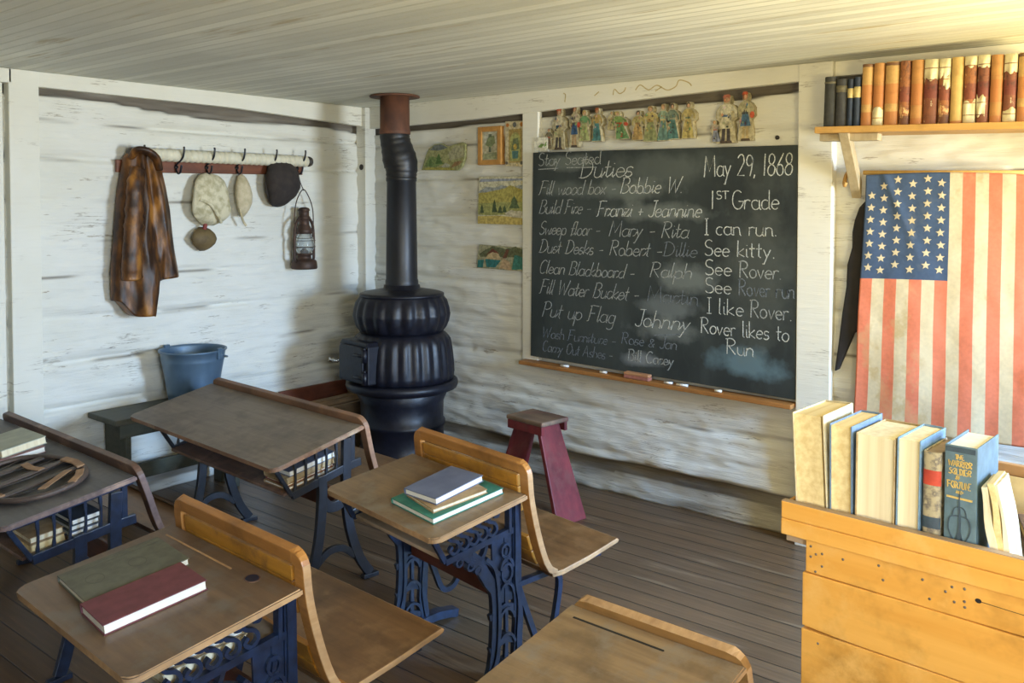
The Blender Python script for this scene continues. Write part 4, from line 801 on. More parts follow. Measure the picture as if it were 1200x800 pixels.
# ------------------------------------------------------------------ wall shelf with old books
sf = empty('wall_shelf', (3.2, 0, 1.955), 0, 'orange wooden wall shelf high above the flag, filled with old books', 'shelf'); sf.rotation_euler = (0, R(1.6), 0)
MB().mat(M_SHELF).box((.0, -.252, -.028), (1.35, -.005, 0)).build('board', sf, bevel=.003)
FS = lambda h0: None
for x in (.095, 1.16):
    MB().mat(M_PALEW).prism([(-.225, -.028), (-.165, -.028), (-.008, -.235), (-.008, -.31)], x, x + .042, lambda a, b, h: (h, a, b)).build('brace', sf, bevel=.002)
    MB().mat(M_PALEW).box((x - .09, -.20, -.060), (x + .16, -.14, -.0285)).build('cleat', sf, bevel=.003)
SHM = Matrix.Translation((3.2, 0, 1.955)) @ Matrix.Rotation(R(1.6), 4, 'Y')
def leather(name, base, dark, pale, bands, wear, seed):
    """bookbinding leather with darker label bands along the spine height (object z, in metres) and torn patches"""
    m = bpy.data.materials.new(name); t, b = nt(m)
    f = tex(t, 22, (1, 1, 1), 5, .65, seed); c = ramp(t, f, [(.3, base), (.7, tuple(x * .72 for x in base))])
    tc = t.nodes.new('ShaderNodeTexCoord'); sp = t.nodes.new('ShaderNodeSeparateXYZ'); t.links.new(tc.outputs['Object'], sp.inputs[0])
    wob = math_(t, 'MULTIPLY', math_(t, 'SUBTRACT', tex(t, 40, (1, 1, 1), 3, .6, seed + 2), .5), .006)
    z = math_(t, 'ADD', sp.outputs[2], wob)
    for z0, z1, col in bands:
        f2 = math_(t, 'MULTIPLY', math_(t, 'GREATER_THAN', z, z0), math_(t, 'LESS_THAN', z, z1)); c = mix(t, c, col, math_(t, 'MULTIPLY', f2, .85))
    g = tex(t, 26, (1, 1, .6), 5, .7, seed + 5); c = mix(t, c, dark, ramp(t, g, [(.52, (0, 0, 0)), (.64, (.9, .9, .9))]) if wear > .3 else ramp(t, g, [(.6, (0, 0, 0)), (.74, (.6, .6, .6))]))
    h = tex(t, 34, (1, 1, .5), 5, .7, seed + 7)
    if wear > .3: c = mix(t, c, pale, ramp(t, h, [(.60, (0, 0, 0)), (.64, (.9, .9, .9))]))
    t.links.new(c, b.inputs['Base Color']); b.inputs['Roughness'].default_value = .55; bump(t, b, f, .2, .003); return m
TAN = (.50, .235, .065); RB = (.40, .14, .04); DKB = (.10, .035, .018); CRM = (.74, .66, .42); OCH = (.60, .36, .12)
def shelf_book(x, wd, h, dp, m, label, cat_group, torn=(), raised=True, light=None, sp_label=None):
    """upright book whose spine faces the room (-y); origin at the spine's bottom centre"""
    e = empty('old_book', (0, 0, 0), 0, label, 'book', cat_group)
    set_matrix(e, SHM @ Matrix.Translation((x - 3.2 + wd / 2, -.226, .0005)))
    hw = wd / 2 - .0008
    out = [(-hw, dp)] + [(-hw, .010)] + [(hw * math.cos(R(180 + 180 * i / 10)), .010 + .012 * math.sin(R(180 + 180 * i / 10))) for i in range(1, 10)] + [(hw, .010), (hw, dp), (hw - .003, dp), (hw - .003, .012), (-hw + .003, .012), (-hw + .003, dp)]
    MB().mat(m).prism(out, 0, h).build('cover', e, bevel=.0015)
    MB().mat(M_PAGE).box((-hw + .0032, .0125, .004), (hw - .0032, dp - .006, h - .005)).build('pages', e)
    if raised:
        mb = MB().mat(m)
        for z in [h * q for q in (.12, .30, .50, .68, .86)]: mb.bar([(hw * 1.0 * math.cos(R(185 + 170 * i / 10)), .010 + .0132 * math.sin(R(185 + 170 * i / 10))) for i in range(11)], .0022, lambda a, b, q: (a, b, q), z - .0015, z + .0015)
        mb.build('raised_bands', e)
    def patch(z0, z1, mm, nm, seed, a0=183, a1=357, off=.0008):
        mb = MB().mat(mm); n = 10; top = []; bot = []
        for i in range(n + 1):
            a = R(a0 + (a1 - a0) * i / n); xx = (hw + off) * math.cos(a); yy = .010 + (.012 + off) * math.sin(a)
            jb = .022 * noise.noise((i * .45, seed, 1.)) if nm != 'title_label' else 0
            top.append((xx, yy, min(h - .0005, z1 + (jb if z1 < h - .01 else 0)))); bot.append((xx, yy, max(.0005, z0 + (jb if z0 > .01 else 0))))
        A = [mb.v(p) for p in bot]; B = [mb.v(p) for p in top]
        for i in range(n): mb.face([A[i], A[i + 1], B[i + 1], B[i]], True)
        s_ = mb.build(nm, e); so = s_.modifiers.new('thick', 'SOLIDIFY'); so.thickness = .0006; so.offset = 1
    for k, (z0, z1, *aa) in enumerate(torn): patch(z0 * h, z1 * h, M_TORN, 'torn_patch', x * 20 + k * 3, *(aa or (183, 357)))
    if sp_label: patch(sp_label[0] * h, sp_label[1] * h, sp_label[2], 'title_label', 0)
    return e
M_TORN = mat('bare_cream_binding', (.76, .69, .46), (.62, .52, .28), 20, rough=.9, bmp=.2)
GB = 'old brown books on the wall shelf'; GD = 'dark books on the wall shelf'
M_DKBOOK = mat('charcoal_book_cloth', (.045, .045, .04), (.03, .03, .028), 50, rough=.8); M_DKGREY = mat('dark_grey_book_cloth', (.055, .055, .055), (.035, .035, .037), 50, rough=.8); M_NAVY = mat('navy_book_cloth', (.022, .035, .06), (.015, .022, .04), 50, rough=.7)
M_GOLD = mat('pale_gold_label', (.62, .50, .22), (.45, .35, .14), 60, rough=.6); M_DULLG = mat('dull_gold_label', (.17, .15, .09), (.10, .09, .06), 80, rough=.7)
shelf_book(3.226, .050, .218, .16, M_DKBOOK, 'charcoal book at the left end of the wall shelf', GD, (), False, None, (.86, .90, M_DULLG))
shelf_book(3.278, .047, .205, .15, M_DKGREY, 'dark grey book second from the left end of the wall shelf', GD, (), False, None, (.72, .86, M_DULLG))
shelf_book(3.327, .026, .203, .14, M_NAVY, 'thin navy book with a gold label, left of a twin', GD, (), False, None, (.60, .80, M_GOLD))
shelf_book(3.354, .029, .210, .14, M_NAVY, 'navy book with a gold label, touching the first brown book', GD, (), False, None, (.58, .80, M_GOLD))
def bands(h, *q): return [(h * a, h * b, c) for a, b, c in q]
h_ = .262
L1 = leather('tan_leather_banded', OCH, DKB, CRM, bands(h_, (.0, .22, RB), (.34, .66, (.46, .17, .045)), (.95, 1, DKB)), .0, 1.)
L2 = leather('tan_leather_two_tone', TAN, DKB, CRM, bands(h_, (.30, .64, (.42, .15, .04)), (.0, .10, RB)), .0, 6.)
L3 = leather('worn_red_leather', (.36, .13, .04), DKB, (.62, .38, .16), bands(h_, (.36, .6, (.20, .045, .025)), (.0, .14, DKB)), .5, 9.)
L4 = leather('flaking_dark_leather', (.22, .07, .03), (.07, .022, .014), CRM, bands(h_, (.40, .62, (.16, .03, .02))), .6, 13.)
L5 = leather('pale_ochre_cover', (.62, .40, .13), (.40, .22, .06), CRM, bands(h_, (.0, .04, RB)), .0, 17.)
BR = [(3.385, .046, h_, L1, 'tan banded book, first of the brown row beside the navy books', ()),
 (3.433, .045, h_ + .001, L2, 'tan book with a single torn white patch at its foot, second of the brown row', ((.0, .27),)),
 (3.481, .056, h_ + .003, L1, 'widest tan banded book, third of the brown row', ()),
 (3.539, .043, h_ + .003, L3, 'mottled dark red book, fourth of the brown row', ()),
 (3.584, .048, h_ + .003, L2, 'smooth tan book just left of the one with a big white torn top', ()),
 (3.634, .054, h_ + .002, L4, 'dark flaking book with a big white torn top and crumbled foot', ((.68, 1),)),
 (3.690, .044, h_ + .001, L3, 'reddish book with a slanting white torn top, seventh of the brown row', ((.72, 1), (.55, .75, 262, 357))),
 (3.736, .046, h_ + .003, L5, 'plain pale ochre book, the only one without bands, middle of the brown row', ()),
 (3.784, .046, h_ + .003, L3, 'worn red book torn white at both top and foot', ((.0, .33), (.86, 1))),
 (3.832, .044, h_ + .005, L4, 'dark worn book with a torn white flap low on its spine', ((.12, .40, 183, 300), (.80, 1))),
 (3.878, .045, h_ + .002, L2, 'brown book with a dark scuffed head, eleventh of the brown row', ()),
 (3.925, .046, h_ + .002, L4, 'dark banded book with a large cream top and cream foot', ((.74, 1), (.0, .18))),
 (3.973, .046, h_ + .003, L1, 'tan book with rubbed bands at the far right of the shelf', ())]
for x, wd, h, m, lb, torn in BR: shelf_book(x, wd, h, .17, m, lb, GB, torn, m is not L5)

# ------------------------------------------------------------------ the flag
FX0, FX1, FZ0, FZ1 = 3.360, 4.000, .645, 1.745
def flag_pt(u, v, off=0.):
    """u across 0..1, v down 0..1"""
    x = FX0 + (FX1 - FX0) * u - .045 * v * (1 - u) ** 2 + .008 * math.sin(v * 9) * (1 - u) * .3
    z = FZ1 + .012 * math.sin(u * 3.1) * (1 - v) - .012 * u - (FZ1 - FZ0) * v - .03 * v * (1 - u)
    h = .050 + .006 * v * (.5 + math.sin(u * 17 + v * 2.5 + 1) * .5) + .004 * noise.noise((u * 4, v * 6, 2.)) + .0025 * noise.noise((u * 11, v * 14, 5.)) + .006 * math.exp(-((u - .12 - v * .75) / .03) ** 2) * (1 if v < .4 else 0) * (1 - v / .4)
    return (x, -(h + off), z)
def cloth(name, c, stain):
    m = bpy.data.materials.new(name); t, b = nt(m)
    f = tex(t, 3.2, (1, 1, .8), 5, .65, 4.); g = tex(t, 60, (1, 1, 1), 2, .5); d = tex(t, 2.4, (1.3, 1, .5), 3, .5, 12.)
    x = ramp(t, g, [(.3, c), (.75, tuple(q * .86 for q in c))])
    x = mix(t, x, stain, ramp(t, f, [(.56, (0, 0, 0)), (.61, (.55, .55, .55)), (.66, (.12, .12, .12))]))
    x = mix(t, x, tuple(min(1, q * 1.18 + .05) for q in c), ramp(t, d, [(.5, (0, 0, 0)), (.72, (.6, .6, .6))]))
    t.links.new(x, b.inputs['Base Color']); b.inputs['Roughness'].default_value = .95; b.inputs['Specular IOR Level'].default_value = .1
    bump(t, b, f, .12, .004); return m
M_FR = cloth('faded_red_cloth', (.76, .235, .135), (.62, .36, .18)); M_FW = cloth('aged_cream_cloth', (.71, .61, .41), (.50, .36, .15)); M_FBL = cloth('faded_navy_cloth', (.075, .115, .20), (.12, .15, .21))
fl = empty('flag', (0, 0, 0), 0, 'faded old stars and stripes flag hanging with vertical stripes under the shelf', 'flag')
mb = MB(); mb.mats = [M_FR, M_FW, M_FBL]; nu, nv = 13 * 8, 120
g = [[mb.v(flag_pt(i / nu, j / nv)) for i in range(nu + 1)] for j in range(nv + 1)]
CV = .405
for j in range(nv):
    for i in range(nu):
        s_ = i * 13 // nu; mb.cur = 2 if (s_ < 7 and (j + .5) / nv < CV) else (s_ % 2)
        mb.face([g[j][i], g[j][i + 1], g[j + 1][i + 1], g[j + 1][i]], True)
o = mb.build('cloth', fl); so = o.modifiers.new('thick', 'SOLIDIFY'); so.thickness = .0015
mb = MB().mat(M_FW); cols = [(.055, 7, .055), (.155, 8, .02), (.265, 8, .0), (.365, 8, .022), (.455, 8, .002), (.508, 8, .016)]
cols = [(.045, 7, .07), (.125, 8, .035), (.215, 8, .012), (.310, 8, .030), (.405, 8, .012), (.490, 8, .028)]
for cu, n, v0 in cols:
    for k in range(n):
        v = v0 + .012 + k * (.0485 - .0002 * n); u = cu + .006 * noise.noise((k * 1.3, cu * 9, 1.)); ps = []
        for q in range(10):
            a = R(90 + 36 * q + 14 * noise.noise((k, cu * 7, 3))); r = .0185 if q % 2 == 0 else .0082
            ps.append(mb.v(flag_pt(u + r * math.cos(a) / (FX1 - FX0), v - r * math.sin(a) / (FZ1 - FZ0), .0014)))
        ctr = mb.v(flag_pt(u, v, .0018))
        for q in range(10): mb.face([ps[q], ps[(q + 1) % 10], ctr])
mb.build('stars', fl)
MB().mat(mat('yellow_flag_stick', (.62, .40, .12), (.5, .3, .08), 20)).tube([(3.345, -.036, 1.757), (4.03, -.036, 1.742)], .010, 10).build('stick', fl)
M_BLACKC = mat('black_cloth', (.022, .018, .017), (.014, .012, .012), 20, rough=.9, bmp=.3)
o = MB().mat(M_BLACKC).prism([(3.36, 1.64), (3.325, 1.60), (3.305, 1.54), (3.296, 1.49), (3.296, 1.42), (3.275, 1.34), (3.272, 1.24), (3.255, 1.12), (3.240, .98), (3.222, .845), (3.243, .858), (3.275, .94), (3.31, 1.03), (3.40, 1.10)], .004, .036, FB).build('dark_cloth', None, bevel=.010, seg=3)
tag(o, 'narrow black cloth hanging on the wall behind the left edge of the flag', 'cloth')
o = MB().mat(M_SHELF).tube(curve([(3.272, -.012, 1.765), (3.268, -.035, 1.745), (3.266, -.05, 1.715), (3.270, -.06, 1.70), (3.276, -.062, 1.715)], 6), .009, 10).build('wall_hook')
tag(o, 'small curved wooden wall hook left of the shelf brace', 'hook')

# ------------------------------------------------------------------ pine teacher's desk with a row of books
BA = R(-4.5)
bc = empty('teacher_desk', (3.787, -2.05, 0), BA, 'large yellow pine teacher desk with a raised plank rail and books on top', 'desk')
BM_ = Matrix.Translation((3.787, -2.05, 0)) @ Matrix.Rotation(BA, 4, 'Z')
W_ = 1.15
mb = MB().mat(M_PINE); mb.prism([(-.001, .858), (W_, .858), (W_, .899), (-.001, .8995)], 0, .022, lambda a, b, h: (a, h, b)); mb.prism([(-.002, .818), (W_, .818), (W_, .8572), (-.002, .8572)], .001, .022, lambda a, b, h: (a, h, b))
mb.build('front_rail', bc, bevel=.003)
MB().mat(M_PINEG).box((.0, .001, .899), (W_, .021, .9005)).build('rail_top_edge', bc)
MB().mat(M_PINE).box((.0, .0222, .819), (.012, .54, .895)).build('side_rail', bc, bevel=.003)
MB().mat(M_PINE).box((W_ - .02, .0222, .819), (W_, .54, .895)).build('side_rail', bc, bevel=.003)
MB().mat(wood('brown_back_rail', (.46, .27, .13), (.36, .20, .09), 0, 30, .5)).box((.0, .54, .80), (W_, .562, .945)).build('back_rail', bc, bevel=.003)
MB().mat(M_PINEG).box((.002, .0225, .797), (W_ - .002, .539, .8175)).build('desktop', bc, bevel=.002)
for nm, x0, xs, za, zb, yo in [('front_plank', .057, .0, .738, .8165, .012), ('front_plank', .050, .0, .602, .7365, .010), ('front_plank', .048, .0, .40, .5995, .011), ('front_plank', .049, .0, .20, .3985, .012), ('front_plank', .049, .0, .0, .1985, .012)]:
    n = 14; up = []; lo_ = []
    for i in range(n + 1):
        x = x0 + (W_ - .05 - x0) * i / n; jz = .0012 * noise.noise((x * 5, za * 9, 1.)); gap = .006 * math.exp(-((x - x0) / .07) ** 2) if .59 < za < .61 else 0
        up.append((x, zb + jz)); lo_.append((x, za + jz + gap))
    MB().mat(M_PINE).prism(lo_ + up[::-1], yo, .034, lambda a, b, h: (a, h, b)).build(nm, bc, bevel=.0025)
for x in (.052, W_ - .072): MB().mat(M_PINE).box((x, .035, .0), (x + .02, .56, .796)).build('side_panel', bc, bevel=.002)
MB().mat(M_PINE).box((.072, .54, .0), (W_ - .072, .56, .796)).build('back_panel', bc, bevel=.002)
mb = MB().mat(mat('grey_nail_heads', (.22, .19, .16), (.14, .11, .09), rough=.5, metal=.3))
for x, z in [(.07, .803), (.098, .792), (.07, .778), (.083, .787), (.098, .762), (.082, .745), (.148, .793), (.23, .802), (.325, .798), (.385, .800), (.372, .786), (.41, .803), (.24, .772), (.39, .769), (.41, .776), (.411, .764), (.34, .760), (.09, .575), (.09, .42)]:
    mb.lathe([(0, -.002), (.0028, -.002), (.003, .0006), (.0018, .0012), (0, .0012)], 10, Matrix.Translation((x, .0115, z)) @ Matrix.Rotation(R(90), 4, 'X'), cap=False)
mb.build('nail_heads', bc)
mb = MB().mat(M_DARK); mb.face([mb.v((.437 + .0065 * math.cos(t), .0113, .786 + .005 * math.sin(t))) for t in [6.283 * i / 14 for i in range(14)]])
mb.bar([(.44, .7855), (.50, .7835), (.58, .782), (.70, .784)], [.0012, .001, .001, .0008], lambda a, b, h: (a, h, b), .0112, .0118); mb.build('knot_and_crack', bc)

def board_book(name_label, group, M, T, D, Hh, cover, pages, spine_front=False, bow=.0, over=.004, ct_=.0032, cover_open=0., round_spine=.0, cat='book', extra=None):
    """upright book: x thickness 0..T, y depth 0..D (the side at y=0 faces the room), z height; fore-edge faces y=0 unless spine_front"""
    e = empty('book', (0, 0, 0), 0, name_label, cat, group); set_matrix(e, M)
    f = (lambda a, b, h: (a, D - b, h)) if spine_front else (lambda a, b, h: (a, b, h))
    # cover cross-section, spine at y=D (before flipping)
    n = 10; sp = [(T / 2 - T / 2 * math.cos(R(180 * i / n)), D - .004 + (round_spine + .002) * math.sin(R(180 * i / n))) for i in range(n + 1)]
    op = cover_open
    outer = [(0, 0)] + sp + [(T + op, 0)]
    inner = [(T - ct_ + op, 0)] + [(T / 2 + (T / 2 - ct_) * math.cos(R(180 * i / n)), D - .004 - ct_ + (round_spine + .002) * math.sin(R(180 * i / n))) for i in range(n + 1)] + [(ct_, 0)]
    MB().mat(cover).prism(outer + inner, 0, Hh, f).build('cover', e, bevel=.0012)
    p0, p1, d0, d1 = ct_ + .0002, T - ct_ - .0002, over, D - .004 - ct_ - .001
    m_ = (p0 + p1) / 2; hw = (p1 - p0) / 2
    fe = [(m_ + hw * q / 6, d0 + bow * (1 - (q / 6) ** 2)) for q in range(-6, 7)]
    MB().mat(pages).prism(fe + [(p1, d1), (p0, d1)], over, Hh - over, f).build('pages', e)
    if extra: extra(e, T, D, Hh)
    return e
M_CREAMC = mat('cream_book_cloth', (.70, .62, .44), (.55, .46, .28), 40, rough=.8); M_BLUEC = mat('blue_grey_book_cloth', (.16, .24, .36), (.11, .17, .27), 50, rough=.7)
M_LBLUE = mat('light_blue_book_cloth', (.20, .32, .47), (.14, .24, .36), 50, rough=.7); M_TANC = mat('tan_book_cloth', (.50, .38, .22), (.36, .25, .12), 40, rough=.8)
M_MARB = mat('marbled_spine_paper', (.42, .36, .24), (.16, .14, .12), 60, rough=.6, lo=.42, hi=.6, c3=(.55, .47, .30)); M_REDL = mat('red_title_leather', (.55, .07, .04), (.42, .05, .03), 40)
M_SLBL = mat('slate_blue_book_cloth', (.13, .21, .27), (.085, .14, .18), 22, rough=.6); M_GILT = mat('gilt_lettering', (.68, .50, .18), (.55, .38, .12), 90, rough=.4)
M_DKEMB = mat('dark_blue_emblem', (.05, .085, .12), (.04, .06, .09), 60, rough=.6)
GT = 'books standing on the pine desk'
def on_desk(x, y, z, ry=0, rx=0, rz=0): return BM_ @ Matrix.Translation((x, y, z)) @ Matrix.Rotation(R(rz), 4, 'Z') @ Matrix.Rotation(R(ry), 4, 'Y') @ Matrix.Rotation(R(rx), 4, 'X')
board_book('thick cream-edged book leftmost on the pine desk, one cover standing ajar', GT, on_desk(.026, .03, .8182, -3.0), .073, .19, .294, M_CREAMC, M_PAGEY, bow=.003, cover_open=.006)
board_book('blue grey book with wrinkled yellow edges, second in the row on the pine desk', GT, on_desk(.106, .032, .8182, -.6), .054, .19, .282, M_BLUEC, M_PAGEY, bow=.004)
board_book('thickest book in the row on the pine desk, white top and tan edges', GT, on_desk(.165, .033, .8182, .3), .089, .18, .272, M_TANC, M_PAGE, bow=.004)
board_book('light blue book with tan page edges, just left of the marbled spine', GT, on_desk(.257, .032, .8182, .6), .051, .17, .278, M_LBLUE, M_PAGE, bow=.004)
def ex5(e, T, D, Hh):
    fs = lambda a, b, h: (a, -h, b)
    mb = MB().mat(M_REDL); n = 8
    A = [(T / 2 - (T / 2 + .0006) * math.cos(R(180 * i / n)), -(.0085 - .0) * math.sin(R(180 * i / n)) + .0035) for i in range(n + 1)]
    for z0, z1, mt in ((.185, .218, M_REDL), (.09, .115, M_DKEMB)):
        mb.mat(mt); lo_ = [mb.v((x, y - .0, z0)) for x, y in A]; hi = [mb.v((x, y, z1)) for x, y in A]
        for i in range(n): mb.face([lo_[i], lo_[i + 1], hi[i + 1], hi[i]], True)
    mb.build('title_label', e)
board_book('small book with a marbled spine and red title label, right of the light blue book', GT, on_desk(.313, .036, .8182, .4), .037, .15, .258, M_MARB, mat('brown_page_top', (.30, .22, .14), (.22, .15, .09), 40), True, round_spine=.006, extra=ex5)
def ex6(e, T, D, Hh):
    global FB
    keep = FB; FB = lambda a, b, h: (a, -h + .001, b)
    mb = MB().mat(M_GILT)
    for txt, x, z, cap, wd in [('THE', .021, .252, .0095, .018), ('WARRIOR', .008, .236, .0125, .047), ('SOLDIER', .010, .219, .0125, .044), ('OF', .024, .2085, .007, .009), ('FORTUNE', .007, .189, .0145, .048), ('AND', .025, .178, .006, .012)]: chalk_line(mb, txt, x, z, cap, wd, 0, 0, .0022, .0006)
    mb.bar([(.006, .169), (.057, .167)], .004, FB, -.001, .0014)
    mb.build('spine_title', e)
    mb = MB().mat(M_DKEMB); mb.bar([(.003, .2725), (.062, .2725)], .011, FB, -.001, .0010)
    mb.bar([(.033, .185), (.031, .16), (.033, .12), (.031, .06)], [.001, .003, .004, .005], FB, -.001, .0016)
    for s_ in (-1, 1):
        mb.bar([tuple(p) for p in curve([(.032, .13), (.032 + s_ * .018, .125), (.032 + s_ * .022, .10), (.032 + s_ * .010, .075), (.032 + s_ * .004, .085)], 6)], .0022, FB, -.001, .0014)
        mb.bar([tuple(p) for p in curve([(.032, .10), (.032 + s_ * .008, .06), (.032 + s_ * .006, .02)], 6)], .0035, FB, -.001, .0014)
        mb.bar([tuple(p) for p in curve([(.032, .15), (.032 + s_ * .010, .145), (.032 + s_ * .014, .13)], 6)], .0016, FB, -.001, .0014)
    mb.build('spine_emblem', e); FB = keep
board_book('slate blue book with gilt title and emblem on its spine, right of the marbled one', GT, on_desk(.358, .034, .8182, .2, 0, 1), .065, .17, .281, M_SLBL, M_PAGEW, True, over=.006, bow=-.0, extra=ex6)
# worn leaning paperback
lb = empty('worn_booklet', (0, 0, 0), 0, 'worn coverless booklet leaning against the slate blue book', 'booklet', None); set_matrix(lb, on_desk(.464, .034, .8185, -9.5, 0, 4))
lb['label'] = 'worn coverless booklet leaning against the slate blue book'
M_WORN = mat('worn_white_paper', (.80, .76, .62), (.55, .45, .26), 14, (1, 1, .25), rough=.9, lo=.45, hi=.62)
for k, (x0, x1, h) in enumerate([(.0, .014, .205), (.0145, .027, .212), (.0275, .036, .208)]):
    pl = [(x0 + .003 * math.sin(z * 40 + k) * (1 if z > .03 else 0), z) for z in [h * i / 12 for i in range(13)]] ; pr = [(x1 + .002 * math.sin(z * 33 + k * 2), z) for z in [h * i / 12 for i in range(12, -1, -1)]]
    MB().mat(M_WORN if k != 1 else M_PAGEY).prism(pl + pr, .0 + .003 * k, .12, lambda a, b, hh: (a, hh, b)).build('page_section', lb, bevel=.001)
o = MB().mat(mat('cream_cardboard', (.72, .60, .36), (.62, .50, .28), 20, rough=.9)).box((.0, 0, 0), (.30, .006, .105)).build('cream_card', None, bevel=.001)
set_matrix(o, on_desk(.345, .5, .8182, 0, -8, 0)); tag(o, 'blank cream card standing against the back rail of the pine desk', 'card')
wbx = MB().mat(wood('small_brown_block', (.36, .22, .10), (.25, .14, .06), 0, 40)).box((0, 0, 0), (.105, .06, .045)).build('wooden_block', None, bevel=.003)
set_matrix(wbx, on_desk(.375, .36, .8182, 0, 0, 4)); tag(wbx, 'small brown wooden block lying in front of the cream card', 'block')
db = board_book('dark brown book with gilded page edges lying at the right edge on the pine desk', None, on_desk(.475, .215, .884, 90, 0, 20), .03, .14, .19, mat('dark_brown_leather', (.11, .065, .05), (.07, .04, .03), 30, rough=.5), M_GILT)
db2 = board_book('tan book lying flat under the dark gilded book on the pine desk', None, on_desk(.485, .22, .849, 90, 0, 12), .030, .14, .18, M_TANC, M_PAGE)

# ------------------------------------------------------------------ school desks
def school_desk(o, rz, w, d, z0, z1, zt, label, top, back, seat=True, groove_tone='dark', ink=False, panel=True, shelf=True, inset=.055, seat_d=.38, zs=.37, legs=False, iron=None, kind='school_desk', nlat=5, edge=None, frames=None, box=.098):
    iron = iron or M_IRONB; edge = edge or M_PALE
    e = empty(kind, (o[0], o[1], 0), R(rz), label, 'school desk', None)
    sl_ = math.atan2(z1 - z0, d); L = math.hypot(d, z1 - z0); th = .019
    TM = Matrix.Translation((0, 0, z0)) @ Matrix.Rotation(sl_, 4, 'X')
    r = .028
    ol = arc(r, r, r, r, 180, 270, 6) + arc(w - r, r, r, r, 270, 360, 6) + [(w, L), (0, L)]
    f = lambda a, b, h: tuple(TM @ Vector((a, b, h)))
    mb = MB().mat(top); mb.prism(ol, -th, 0, f, bev=.004); dt = mb.build('desktop', e)
    dt.data.materials.append(edge)
    Ni = TM.to_3x3()
    for p in dt.data.polygons:
        nl = Ni.inverted() @ p.normal
        if abs(nl.z) < .8: p.material_index = 1
    if groove_tone:
        m = M_DARK if groove_tone == 'dark' else M_PALE
        MB().mat(m).prism([(.05 * w / .6, L - .052), (w * .62, L - .052), (w * .625, L - .049), (w * .62, L - .046), (.05 * w / .6, L - .046)], -.001, .0009, f).build('pencil_groove_strip', e)  # flat strip: pale tone paints in the groove's highlight, dark draws its hollow
    if ink:
        ik = MB().mat(M_DKW).prism(arc(w * .765, L - .045, .026, .020, 0, 342, 18), -.001, .0012, f).build('inkwell_rim', e)
        MB().mat(mat('dark_ink_blue', (.012, .016, .04), (.01, .012, .025), rough=.3)).prism(arc(w * .765, L - .045, .021, .016, 0, 342, 18), -.001, .0018, f).build('inkwell', ik)
    zl = lambda y: z0 + (z1 - z0) * y / d - th * 1.02
    # book shelf board
    if shelf:
        q0, q1 = .085, d - .01
        fsh = lambda a, b, h: (h, a, b)
        MB().mat(M_PINEG if edge is M_PALE else M_DKW).prism([(q0, zl(q0) - box - .002), (q1, zl(q1) - box - .017), (q1, zl(q1) - box - .005), (q0, zl(q0) - box + .010)], (frames or (inset, w - inset))[0] + .016, (frames or (inset, w - inset))[1] - .016, fsh).build('book_shelf', e, bevel=.002)
        MB().mat(M_RED).box((inset + .015, d - .06, .30), (w - inset - .015, d - .042, .395)).build('brace_board', e, bevel=.003)
    # backrest: an inverted U of bent wood following a curved profile
    prof = curve([(d + .14, zs - .012), (d + .105, zs + .012), (d + .075, zs + .075), (d + .045, zs + .17), (d + .022, min(zt - .05, zs + .27)), (d + .012, zt - .02), (d + .006, zt)], 10)
    if not seat: prof = curve([(d + .055, z1 - .135), (d + .040, z1 - .09), (d + .022, z1 - .04), (d + .012, (z1 + zt) / 2), (d + .008, zt)], 10)
    cum = [0.]
    for a, b in zip(prof, prof[1:]): cum.append(cum[-1] + (b - a).length)
    V = cum[-1]
    def pv(v):
        v = max(0, min(V, v))
        for i in range(len(cum) - 1):
            if cum[i + 1] >= v - 1e-9:
                t = (v - cum[i]) / (cum[i + 1] - cum[i]); p = prof[i].lerp(prof[i + 1], t); dd = (prof[i + 1] - prof[i]).normalized(); return p, Vector((-dd.y, dd.x))
    def fb(u, v, h):
        p, nn = pv(v); q = p - nn * h; return (u, q.x, q.y)
    rw = .042 if seat else .05; rc = .05; hw = rw / 2
    lip = zt - z1
    path = [(hw, 0.)] + [(hw, V * k / 12) for k in range(1, 12) if V * k / 12 < V - rc] + [(rc + (rc - hw) * math.cos(R(a)), V - rc + (rc - hw) * math.sin(R(a))) for a in range(180, 89, -15)]
    path += [(rc + (w - 2 * rc) * k / 8, V - hw) for k in range(1, 8)] + [(w - rc + (rc - hw) * math.cos(R(a)), V - rc + (rc - hw) * math.sin(R(a))) for a in range(90, -1, -15)]
    path += [(w - hw, V * k / 12) for k in range(11, 0, -1) if V * k / 12 < V - rc] + [(w - hw, 0.)]
    mb = MB().mat(back); mb.bar(path, rw, fb, -.012, .012); br = mb.build('backrest', e, bevel=.003)
    br.data.materials.append(edge)
    for p in br.data.polygons:
        c = p.center
        if abs(p.normal.x) > .8 and (c.x > w - .004 or c.x < .004): p.material_index = 1
        if not seat and p.normal.z > .7: p.material_index = 1
    if panel and seat:
        for k, (va, vb) in enumerate([(V - .054 - .040, V - .054), (V - .054 - .084, V - .054 - .043), (V - .054 - .130, V - .054 - .087), (.10, .155), (.04, .095)]):
            mb = MB().mat(M_PANEL); n = 6; x0, x1 = rw + .008, w - rw - .022
            pts = [(va + (vb - va) * i / n) for i in range(n + 1)]
            A = [[mb.v(fb(x, v, h)) for v in pts] for x in (x0, x1) for h in (.010, -.006)]
            for i in range(n):
                mb.face([A[0][i], A[0][i + 1], A[2][i + 1], A[2][i]]); mb.face([A[1][i], A[3][i], A[3][i + 1], A[1][i + 1]])
                mb.face([A[0][i], A[1][i], A[1][i + 1], A[0][i + 1]]); mb.face([A[2][i], A[2][i + 1], A[3][i + 1], A[3][i]])
            mb.face([A[0][0], A[2][0], A[3][0], A[1][0]]); mb.face([A[0][n], A[1][n], A[3][n], A[2][n]])
            mb.build('back_slat', e, bevel=.0015)
    elif not seat:
